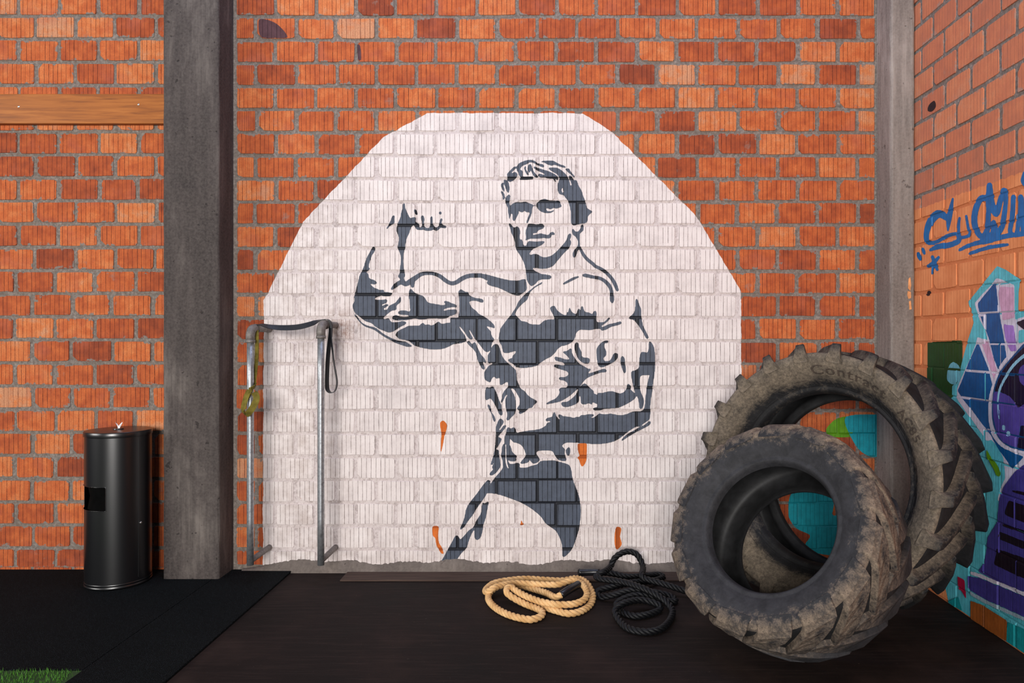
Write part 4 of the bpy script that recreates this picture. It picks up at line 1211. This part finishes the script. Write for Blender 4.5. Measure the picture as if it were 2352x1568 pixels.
# ------------------------------------------------------------------ straps (ribbons with thickness)
def ribbon(name, pts, width, thick, mat, parent=None, step=.008):
    """pts: (x,y,z,wx,wy,wz) centre and width direction"""
    P, L = resample([p[:3] for p in pts], step)
    u = np.linspace(0, 1, len(P))
    Pk = np.array([p[:3] for p in pts], float)
    s = np.r_[0, np.cumsum(np.linalg.norm(np.diff(Pk, axis=0), axis=1))]; s /= s[-1]
    Wd = np.c_[[np.interp(u, s, [p[3 + k] for p in pts]) for k in range(3)]].T
    T = np.gradient(P, axis=0); T /= np.linalg.norm(T, axis=1)[:, None]
    Wd -= T * (Wd * T).sum(1)[:, None]
    Wd /= np.linalg.norm(Wd, axis=1)[:, None]
    N = np.cross(T, Wd)
    v, f = [], []
    for p, wv, nn in zip(P, Wd, N):
        for a, b in ((-.5, -.5), (.5, -.5), (.5, .5), (-.5, .5)):
            v.append(tuple(p + wv * width * a + nn * thick * b))
    for i in range(len(P) - 1):
        for k in range(4):
            l = (k + 1) % 4
            f.append((i * 4 + k, i * 4 + l, i * 4 + 4 + l, i * 4 + 4 + k))
    f += [(0, 1, 2, 3), tuple(len(v) - 4 + k for k in (3, 2, 1, 0))]
    return link(name, mesh_of(name, v, f), mat, parent)


M['band'] = simple('black_band', (.012, .014, .018), .5, 0, .5, nscale=80, bump=.1)
n = NT('olive_webbing')
P = n.obj()
c = n.mix(n.mapr(n.noise(25, 4, P), .35, .65), srgb(86, 77, 28), srgb(122, 110, 46))
wv = n.node('ShaderNodeTexWave'); wv.inputs['Scale'].default_value = 90; n.set(wv.inputs['Vector'], P)
n.bump(wv.outputs[1], .3, .001)
M['olive'] = n.out(c, .9, 0, .2)

CRS = lambda x, y, yy: depth_pt(545 + x / 6.031, 720 + y / 6.031, yy)


def rp(x, y, yy, wdir):
    p = CRS(x, y, yy)
    return (p.x, p.y, p.z) + wdir


band = empty('exercise_band', CRS(1220, 80, -.2))
tag(band, 'flat black exercise band slung between the two pipe bars with a hanging loop', 'exercise band')
bpos = band.location.copy()
yv = (0, 1, 0)
rib = ribbon('slung_length', [rp(275, 150, -.20, yv), rp(330, 152, -.21, (0, 1, .3)), rp(450, 180, -.2, (0, .8, .7)), rp(600, 195, -.2, (0, .6, 1)), rp(780, 192, -.2, (0, .4, 1)), rp(920, 170, -.2, (0, .4, 1)), rp(1060, 128, -.2, (0, .6, .9)), rp(1150, 95, -.2, (0, 1, .3)), rp(1215, 80, -.2, yv), rp(1265, 88, -.2, yv), rp(1298, 130, -.2, yv), rp(1303, 200, -.2, (0, 1, 0))], .034, .004, M['band'])
lw = (.55, 1, 0)
loop = ribbon('hanging_loop', [rp(1296, 150, -.195, (.4, 1, 0)), rp(1288, 300, -.195, lw), rp(1272, 430, -.19, lw), rp(1256, 600, -.19, lw), rp(1246, 780, -.19, lw), rp(1242, 950, -.19, lw), rp(1250, 1050, -.19, lw), rp(1296, 1096, -.19, (.1, 1, 0)), rp(1352, 1068, -.19, (-.5, 1, 0)), rp(1378, 990, -.19, (-.6, 1, 0)), rp(1376, 900, -.19, (-.6, 1, 0)), rp(1352, 760, -.19, (-.6, 1, 0)), rp(1328, 600, -.19, (-.6, 1, 0)), rp(1310, 430, -.195, (-.6, 1, 0)), rp(1300, 300, -.2, (-.5, 1, 0)), rp(1298, 160, -.2, (-.4, 1, 0))], .03, .004, M['band'])
for o in (rib, loop):
    o.parent = band
    o.matrix_parent_inverse = Matrix.Translation(-bpos)

strap = empty('webbing_strap', CRS(270, 240, -.24))
tag(strap, 'olive green webbing strap knotted round the left pipe bar', 'strap')
spos = strap.location.copy()
xw = (1, 0, 0)
parts = [
    ribbon('hanging_tail', [rp(268, 230, -.235, (1, .4, 0)), rp(272, 340, -.25, (1, .3, 0)), rp(268, 600, -.255, (1, .3, 0)), rp(252, 800, -.255, (1, .2, 0)), rp(236, 950, -.25, (1, .2, 0)), rp(230, 1000, -.258, (1, .2, 0))], .020, .0035, M['olive']),
    ribbon('knot_wrap', [rp(255, 990, -.24, (.3, 0, 1)), rp(240, 1010, -.29, (.5, 0, 1)), rp(200, 1040, -.312, (.6, 0, 1)), rp(165, 1075, -.308, (.6, 0, 1)), rp(148, 1095, -.27, (.5, 0, 1))], .032, .004, M['olive']),
    ribbon('loop', [rp(170, 1060, -.312, (1, -.1, .45)), rp(135, 1130, -.318, (1, -.2, .2)), rp(105, 1220, -.325, (1, -.3, .1)), rp(85, 1310, -.33, (1, -.4, 0)), rp(90, 1372, -.34, (.4, -1, -.2)), rp(125, 1395, -.345, (-.1, -.6, 1)), rp(170, 1360, -.35, (-.6, -.3, .8)), rp(225, 1280, -.348, (-.75, -.2, .55)), rp(262, 1200, -.338, (-.9, -.1, .3)), rp(262, 1140, -.325, (-1, 0, .1)), rp(230, 1090, -.318, (-.9, 0, .6))], .036, .004, M['olive']),
]
for o in parts:
    o.parent = strap
    o.matrix_parent_inverse = Matrix.Translation(-spos)


# ------------------------------------------------------------------ ropes
def rope(name, path, r, mats, pitch, loc, label, cat, grips):
    t = empty(name, loc)
    tag(t, label, cat, 'battle ropes coiled on the floor')
    P, L = resample(path, .008)
    P = P - np.array(loc)
    _, _, P, T, N, B = tube(P, r, 4)
    s = np.r_[0, np.cumsum(np.linalg.norm(np.diff(P, axis=0), axis=1))]
    for k in range(3):
        ph = 2 * np.pi * s / pitch + k * 2 * np.pi / 3
        off = (np.cos(ph)[:, None] * N + np.sin(ph)[:, None] * B) * r * .50
        v, f, *_ = tube(P + off, r * .56, 9)
        link('strand', mesh_of('strand', v, f, True), mats[0], t)
    for a, b, rr in grips:
        sel = (s >= a * L) & (s <= b * L)
        Q = P[sel]
        v, f, *_ = tube(Q, rr, 16)
        link('end_grip', mesh_of('grip', v, f, True), mats[1], t)
    return t


def rf(k, pts):
    out = []
    for p in pts:
        ox, oy, s = CR[k]
        out.append(floor_pt(ox + p[0] / s, oy + p[1] / s, p[2]))
    return out


n = NT('manila_rope')
P = n.obj()
c = n.mix(n.mapr(n.noise(14, 4, P), .35, .7), srgb(196, 152, 98), srgb(232, 192, 138))
c = n.mix(n.mapr(n.noise(260, 3, P), .5, .75, 0, .4), c, srgb(160, 118, 72))
n.bump(n.noise(320, 3, P), .5, .001)
M['rope_tan'] = n.out(c, .85, 0, .25)
M['rope_black'] = simple('black_rope', (.0028, .003, .004), .5, 0, .28, nscale=150, bump=.4)
M['shrink'] = simple('shrink_sleeve', (.008, .008, .010), .28, 0, .55, nscale=40, bump=.1)

r0 = .0178
g = r0
tan_path = rf('Q', [(1780, 760, .075), (1600, 865, .07), (1400, 975, .045), (1230, 905, .03), (980, 830, g), (760, 775, .03), (480, 775, .035), (300, 860, .03), (235, 980, g), (285, 1090, g), (420, 1200, g), (600, 1285, g), (800, 1340, g), (980, 1360, g), (1130, 1310, g), (1160, 1235, g), (1060, 1170, g), (880, 1100, g), (720, 1020, .03), (580, 930, .05), (545, 850, .065), (620, 800, .07),
                       (700, 860, .06), (820, 930, .055), (1000, 1010, .05), (1200, 1070, .05), (1450, 1105, .05), (1700, 1095, .05), (1880, 1020, .055), (1930, 900, .065), (1860, 770, .07), (1740, 690, .065), (1600, 705, .06), (1430, 760, .05), (1150, 760, .045), (900, 745, .045), (650, 742, .05), (400, 790, .06), (280, 850, .055), (200, 890, .03), (200, 840, g), (330, 740, g), (600, 685, g), (900, 662, g), (1200, 680, g), (1500, 692, g), (1740, 655, .05), (1900, 715, .06), (1990, 840, .045), (2030, 970, .03), (1980, 1110, g), (1820, 1220, g), (1620, 1258, g), (1400, 1210, g), (1200, 1140, g), (1080, 1070, g)])
rope('battle_rope', tan_path, r0, (M['rope_tan'], M['shrink']), .088, floor_pt(1240, 1380, 0), 'coiled tan battle rope with a black grip end on the floor', 'rope', [(0, .034, .0215)])

b0 = .0178
low = rf('V', [(130, 505, .062), (260, 500, .062), (420, 500, .062), (650, 520, .06), (900, 570, .05), (1150, 560, .04), (1370, 540, .03), (1450, 580, g), (1300, 640, .03), (1000, 660, .04), (700, 720, .045), (440, 790, .03), (470, 890, g), (700, 850, .045), (950, 790, .06), (1250, 810, .05), (1550, 870, .03), (1640, 960, g), (1400, 930, .03), (1100, 860, .05), (850, 910, .04), (720, 1010, g), (800, 1120, g), (1000, 1190, g), (1200, 1170, g), (1400, 1090, g), (1350, 1000, .04), (1100, 940, .055), (840, 990, .06), (700, 1110, .04), (800, 1300, g), (950, 1400, g), (1200, 1440, g), (1420, 1390, g), (1560, 1250, g), (1590, 1080, .03), (1420, 900, .06), (1100, 740, .085), (800, 650, .08), (500, 610, .07), (400, 560, .07), (520, 500, .085)])
arch = [depth_pt(1310 + x / 6.817, 1240 + y / 6.817, yy) for x, y, yy in ((625, 420, -.17), (680, 300, -.15), (780, 215, -.14), (910, 178, -.13), (1030, 215, -.14), (1105, 320, -.16), (1140, 430, -.2))]
tail = rf('V', [(1120, 540, .09), (1150, 600, .075), (1290, 640, .07), (1500, 700, .06), (1700, 765, .045), (1890, 822, .03)])
rope('battle_rope', low + arch + tail, b0, (M['rope_black'], M['shrink']), .084, floor_pt(1450, 1370, 0), 'tangled black battle rope with a loop propped against the wall', 'rope', [(0, .026, .0215)])


# ------------------------------------------------------------------ tractor tyres
def tyre_mat(name, r0, r1, r_out, out_keep, dust, rub, lo, hi):
    """rubber with dried dust: little near the bead (r0), most beyond r1, out_keep of it on the lugs beyond r_out"""
    n = NT(name)
    P = n.obj()
    x, y, z = n.xyz(P)
    rad = n.math('SQRT', n.math('ADD', n.math('MULTIPLY', x, x), n.math('MULTIPLY', y, y)))
    nb = n.noise(4.5, 6, P, .65, .4)
    nm = n.noise(16, 7, P, .75, .3)
    nf = n.noise(70, 5, P, .8)
    bias = n.math('SUBTRACT', n.mapr(n.math('ADD', rad, n.math('MULTIPLY', n.math('SUBTRACT', nb, .5), .06)), r0, r1, -.22, .0), n.mapr(n.math('ADD', rad, n.math('MULTIPLY', n.math('SUBTRACT', nm, .5), .06)), r_out - .008, r_out + .045, 0, out_keep))
    k = n.math('ADD', n.math('ADD', n.math('MULTIPLY', nb, .35), n.math('MULTIPLY', nm, .40)), n.math('ADD', n.math('MULTIPLY', nf, .25), bias))
    m = n.mapr(k, lo, hi)
    m = n.math('MULTIPLY', m, n.mapr(z, -.12, .0))
    dc = n.mix(n.mapr(nf, .3, .7), tuple(q * .55 for q in dust), tuple(min(1, q * 1.3) for q in dust))
    rc = n.mix(n.mapr(nm, .35, .65), tuple(q * .6 for q in rub), tuple(q * 1.35 for q in rub))
    c = n.mix(m, rc, dc)
    n.bump(n.math('ADD', nf, nm), .4, .003)
    return n.out(c, n.mapr(m, 0, 1, .72, .95), 0, .3)


def lug_mesh(secs, hw_top, hw_base, drop):
    """secs: (phi, z, r_base, r_top, hwscale) from centre line to shoulder"""
    v, f = [], []
    for phi, z, rb, rt, ks in secs:
        for dph, r in ((-hw_base * ks, rb), (-hw_top * ks, rt), (hw_top * ks, rt), (hw_base * ks, rb)):
            a = phi + dph / r
            v.append((r * math.cos(a), r * math.sin(a), z))
    for i in range(len(secs) - 1):
        for k in range(3): f.append((i * 4 + k, i * 4 + k + 1, i * 4 + 5 + k, i * 4 + 4 + k))
    f += [(3, 2, 1, 0), tuple(len(v) - 4 + k for k in range(4))]
    bm = bmesh.new()
    me = mesh_of('t', v, f)
    bm.from_mesh(me)
    bmesh.ops.recalc_face_normals(bm, faces=bm.faces)
    ed = [e for e in bm.edges if len(e.link_faces) == 2 and e.calc_face_angle(0) > .5]
    bmesh.ops.bevel(bm, geom=ed, offset=.006, segments=2, affect='EDGES', profile=.6)
    return bm_mesh('tread_lug', bm)


def tyre(name, Cc, nrm, prof_out, prof_in, secs, nl, hw_t, hw_b, mat, mat_in, label, twist, tread_r):
    q = Vector(nrm).normalized().to_track_quat('Z', 'Y')
    t = empty(name, Cc, q)
    tag(t, label, 'tyre', 'tractor tyres leaning in the corner')
    v, f = lathe(prof_out, 120)
    me = mesh_of('carcass', v, f, True)
    me.materials.append(mat); me.materials.append(M['groove'])
    for p in me.polygons:                                    # darker rubber colour on the floor of the tread between the lugs
        if min(math.hypot(*me.vertices[i].co[:2]) for i in p.vertices) > tread_r: p.material_index = 1
    t_body = link('carcass', me, None, t)
    v, f = lathe(prof_in, 120)
    link('inner_liner', mesh_of('liner', v, f, True), mat_in, t)
    for side in (1, -1):
        me = lug_mesh([(twist * p, z * side, rb, rt, ks) for p, z, rb, rt, ks in secs], hw_t, hw_b, 0)
        me.materials.append(mat)
        for i in range(nl):
            o = bpy.data.objects.new('tread_lug', me)
            C.objects.link(o)
            o.parent = t
            o.rotation_euler = (0, 0, 2 * math.pi * (i + (0.5 if side < 0 else 0)) / nl)
    return t


def mirror(half):
    return half + [(r, -z) for r, z in half[::-1] if z > 1e-6]


M['liner'] = simple('tyre_liner', (.014, .014, .015), .6, 0, .4, nscale=14, var=.4, bump=.3)
M['groove'] = simple('tread_groove_rubber', (.012, .012, .013), .8, 0, .25, nscale=20, var=.4, bump=.3)
M['tyre_big'] = tyre_mat('tyre_rubber_dusty', .47, .505, .612, .16, srgb(122, 110, 95), srgb(30, 30, 32), .30, .58)
M['tyre_small'] = tyre_mat('tyre_rubber_worn', .325, .44, .6, .0, srgb(126, 111, 96), srgb(44, 44, 47), .42, .60)
M['tyre_mark'] = tyre_mat('tyre_lettering', .47, .505, .612, .16, srgb(84, 72, 62), srgb(36, 36, 38), .30, .58)

# big tyre
def nv(yaw, tilt):
    return (-math.sin(yaw) * math.cos(tilt), -math.cos(yaw) * math.cos(tilt), math.sin(tilt))


nb_ = nv(.8109, .199)
out = mirror([(.425, .098), (.429, .128), (.436, .146), (.446, .152), (.453, .149), (.458, .156), (.475, .178), (.505, .216), (.540, .246), (.575, .264), (.600, .268), (.613, .258), (.619, .232), (.623, .150), (.625, .06), (.625, 0)])
inn = mirror([(.425, .098), (.440, .105), (.462, .135), (.50, .185), (.54, .222), (.575, .236), (.594, .225), (.602, .16), (.604, 0)])
secs = [(.0, -.015, .618, .668, .85), (.07, .05, .618, .669, .9), (.16, .12, .615, .669, .95), (.27, .19, .608, .667, 1.0), (.33, .240, .592, .667, 1.0), (.345, .268, .575, .662, 1.05), (.351, .283, .585, .622, 1.1), (.356, .276, .572, .590, 1.1), (.359, .268, .566, .572, 1.0)]
out_b = [(r, (z - .045 if (z < 0 and r < .46) else z)) for r, z in out]
inn_b = [(r, (z - .045 if (z < 0 and r < .46) else z)) for r, z in inn]
big = tyre('tractor_tyre', (1.4511, -.6869, .7095), nb_, out_b, inn_b, secs, 21, .0215, .036, M['tyre_big'], M['liner'], 'large dusty tractor tyre with tall tread lugs in the corner', -1, .605)
big.scale = (1.0148,) * 3


def surf_z(r, prof):
    pr = [(a, b) for a, b in prof if b > 0]
    pr = [p for p in pr if p[0] >= .446]
    pr.sort()
    return float(np.interp(r, [p[0] for p in pr], [p[1] for p in pr]))


def up_angle(nrm):
    """angle in the tyre's own plane that points up in the world"""
    q = Vector(nrm).normalized().to_track_quat('Z', 'Y')
    u = q.inverted() @ Vector((0, 0, 1))
    return math.atan2(u.y, u.x)


UPA = up_angle(nb_)


def arc_text(txt, a_start, a_end, r, size, parent, prof):
    cu = bpy.data.curves.new('lettering', 'FONT')
    cu.body = txt
    cu.size = size
    cu.extrude = .0
    cu.space_character = 1.15
    o = bpy.data.objects.new('tmp_text', cu)
    C.objects.link(o)
    bpy.context.view_layer.update()
    me = bpy.data.meshes.new_from_object(o.evaluated_get(bpy.context.evaluated_depsgraph_get()))
    C.objects.unlink(o)
    bpy.data.objects.remove(o)
    bm = bmesh.new(); bm.from_mesh(me)
    bmesh.ops.triangulate(bm, faces=bm.faces)
    xs = [v.co.x for v in bm.verts]
    x0, x1 = min(xs), max(xs)
    ext = bmesh.ops.extrude_face_region(bm, geom=list(bm.faces))
    top = {g_ for g_ in ext['geom'] if isinstance(g_, bmesh.types.BMVert)}
    for v in bm.verts:
        a = a_start + (a_end - a_start) * (v.co.x - x0) / (x1 - x0)
        rr = r + v.co.y
        zz = surf_z(rr, prof) + (.0045 if v in top else -.002)
        v.co = Vector((rr * math.cos(a), rr * math.sin(a), zz))
    bmesh.ops.recalc_face_normals(bm, faces=bm.faces)
    return link('sidewall_lettering', bm_mesh('lettering', bm), M['tyre_mark'], [c for c in parent.children if c.name.startswith('carcass')][0])


R_ = math.radians
arc_text('Contract', UPA + R_(6), UPA - R_(38), .508, .062, big, out)
arc_text('AC85', UPA - R_(48), UPA - R_(66), .508, .060, big, out)
big_body = [c for c in big.children if c.name.startswith('carcass')][0]
# slanted outline blocks moulded round the bead
for i in range(26):
    a0 = 2 * math.pi * i / 26
    da = 2 * math.pi / 26
    cn = [(a0 + .08 * da, .462), (a0 + .72 * da, .462), (a0 + .95 * da, .486), (a0 + .32 * da, .486)]
    pts = []
    for (aa, ra), (ab, rb) in zip(cn, cn[1:] + cn[:1]):
        for t_ in np.linspace(0, 1, 5, endpoint=False):
            a, r = aa + (ab - aa) * t_, ra + (rb - ra) * t_
            pts.append((r * math.cos(a), r * math.sin(a), surf_z(r, out) + .0008))
    pts.append(pts[0])
    v, f, *_ = tube(pts, .0016, 5, False)
    link('sidewall_rib', mesh_of('rib', v, f), M['tyre_mark'], big_body)

# small tyre
ns_ = nv(.7618, .5348)
out2 = mirror([(.283, .150), (.287, .172), (.294, .186), (.303, .192), (.311, .189), (.317, .193), (.345, .212), (.385, .226), (.415, .229), (.4205, .232), (.426, .227), (.438, .222), (.450, .205), (.456, .18), (.459, .1), (.460, 0)])
inn2 = mirror([(.283, .150), (.297, .154), (.32, .175), (.36, .196), (.40, .204), (.424, .196), (.434, .15), (.437, 0)])
secs2 = [(.0, -.02, .448, .484, .72), (.10, .04, .448, .486, .85), (.22, .10, .446, .486, 1.0), (.34, .155, .440, .484, 1.12), (.42, .195, .430, .476, 1.18), (.45, .218, .424, .457, 1.16), (.465, .234, .414, .434, 1.1), (.475, .234, .400, .408, 1.0)]
small = tyre('tractor_tyre', (1.050, -1.164, .522), ns_, out2, inn2, secs2, 15, .060, .068, M['tyre_small'], M['liner'], 'smaller worn muddy tractor tyre leaning against the large one', 1, .447)
small.scale = (1.0273,) * 3
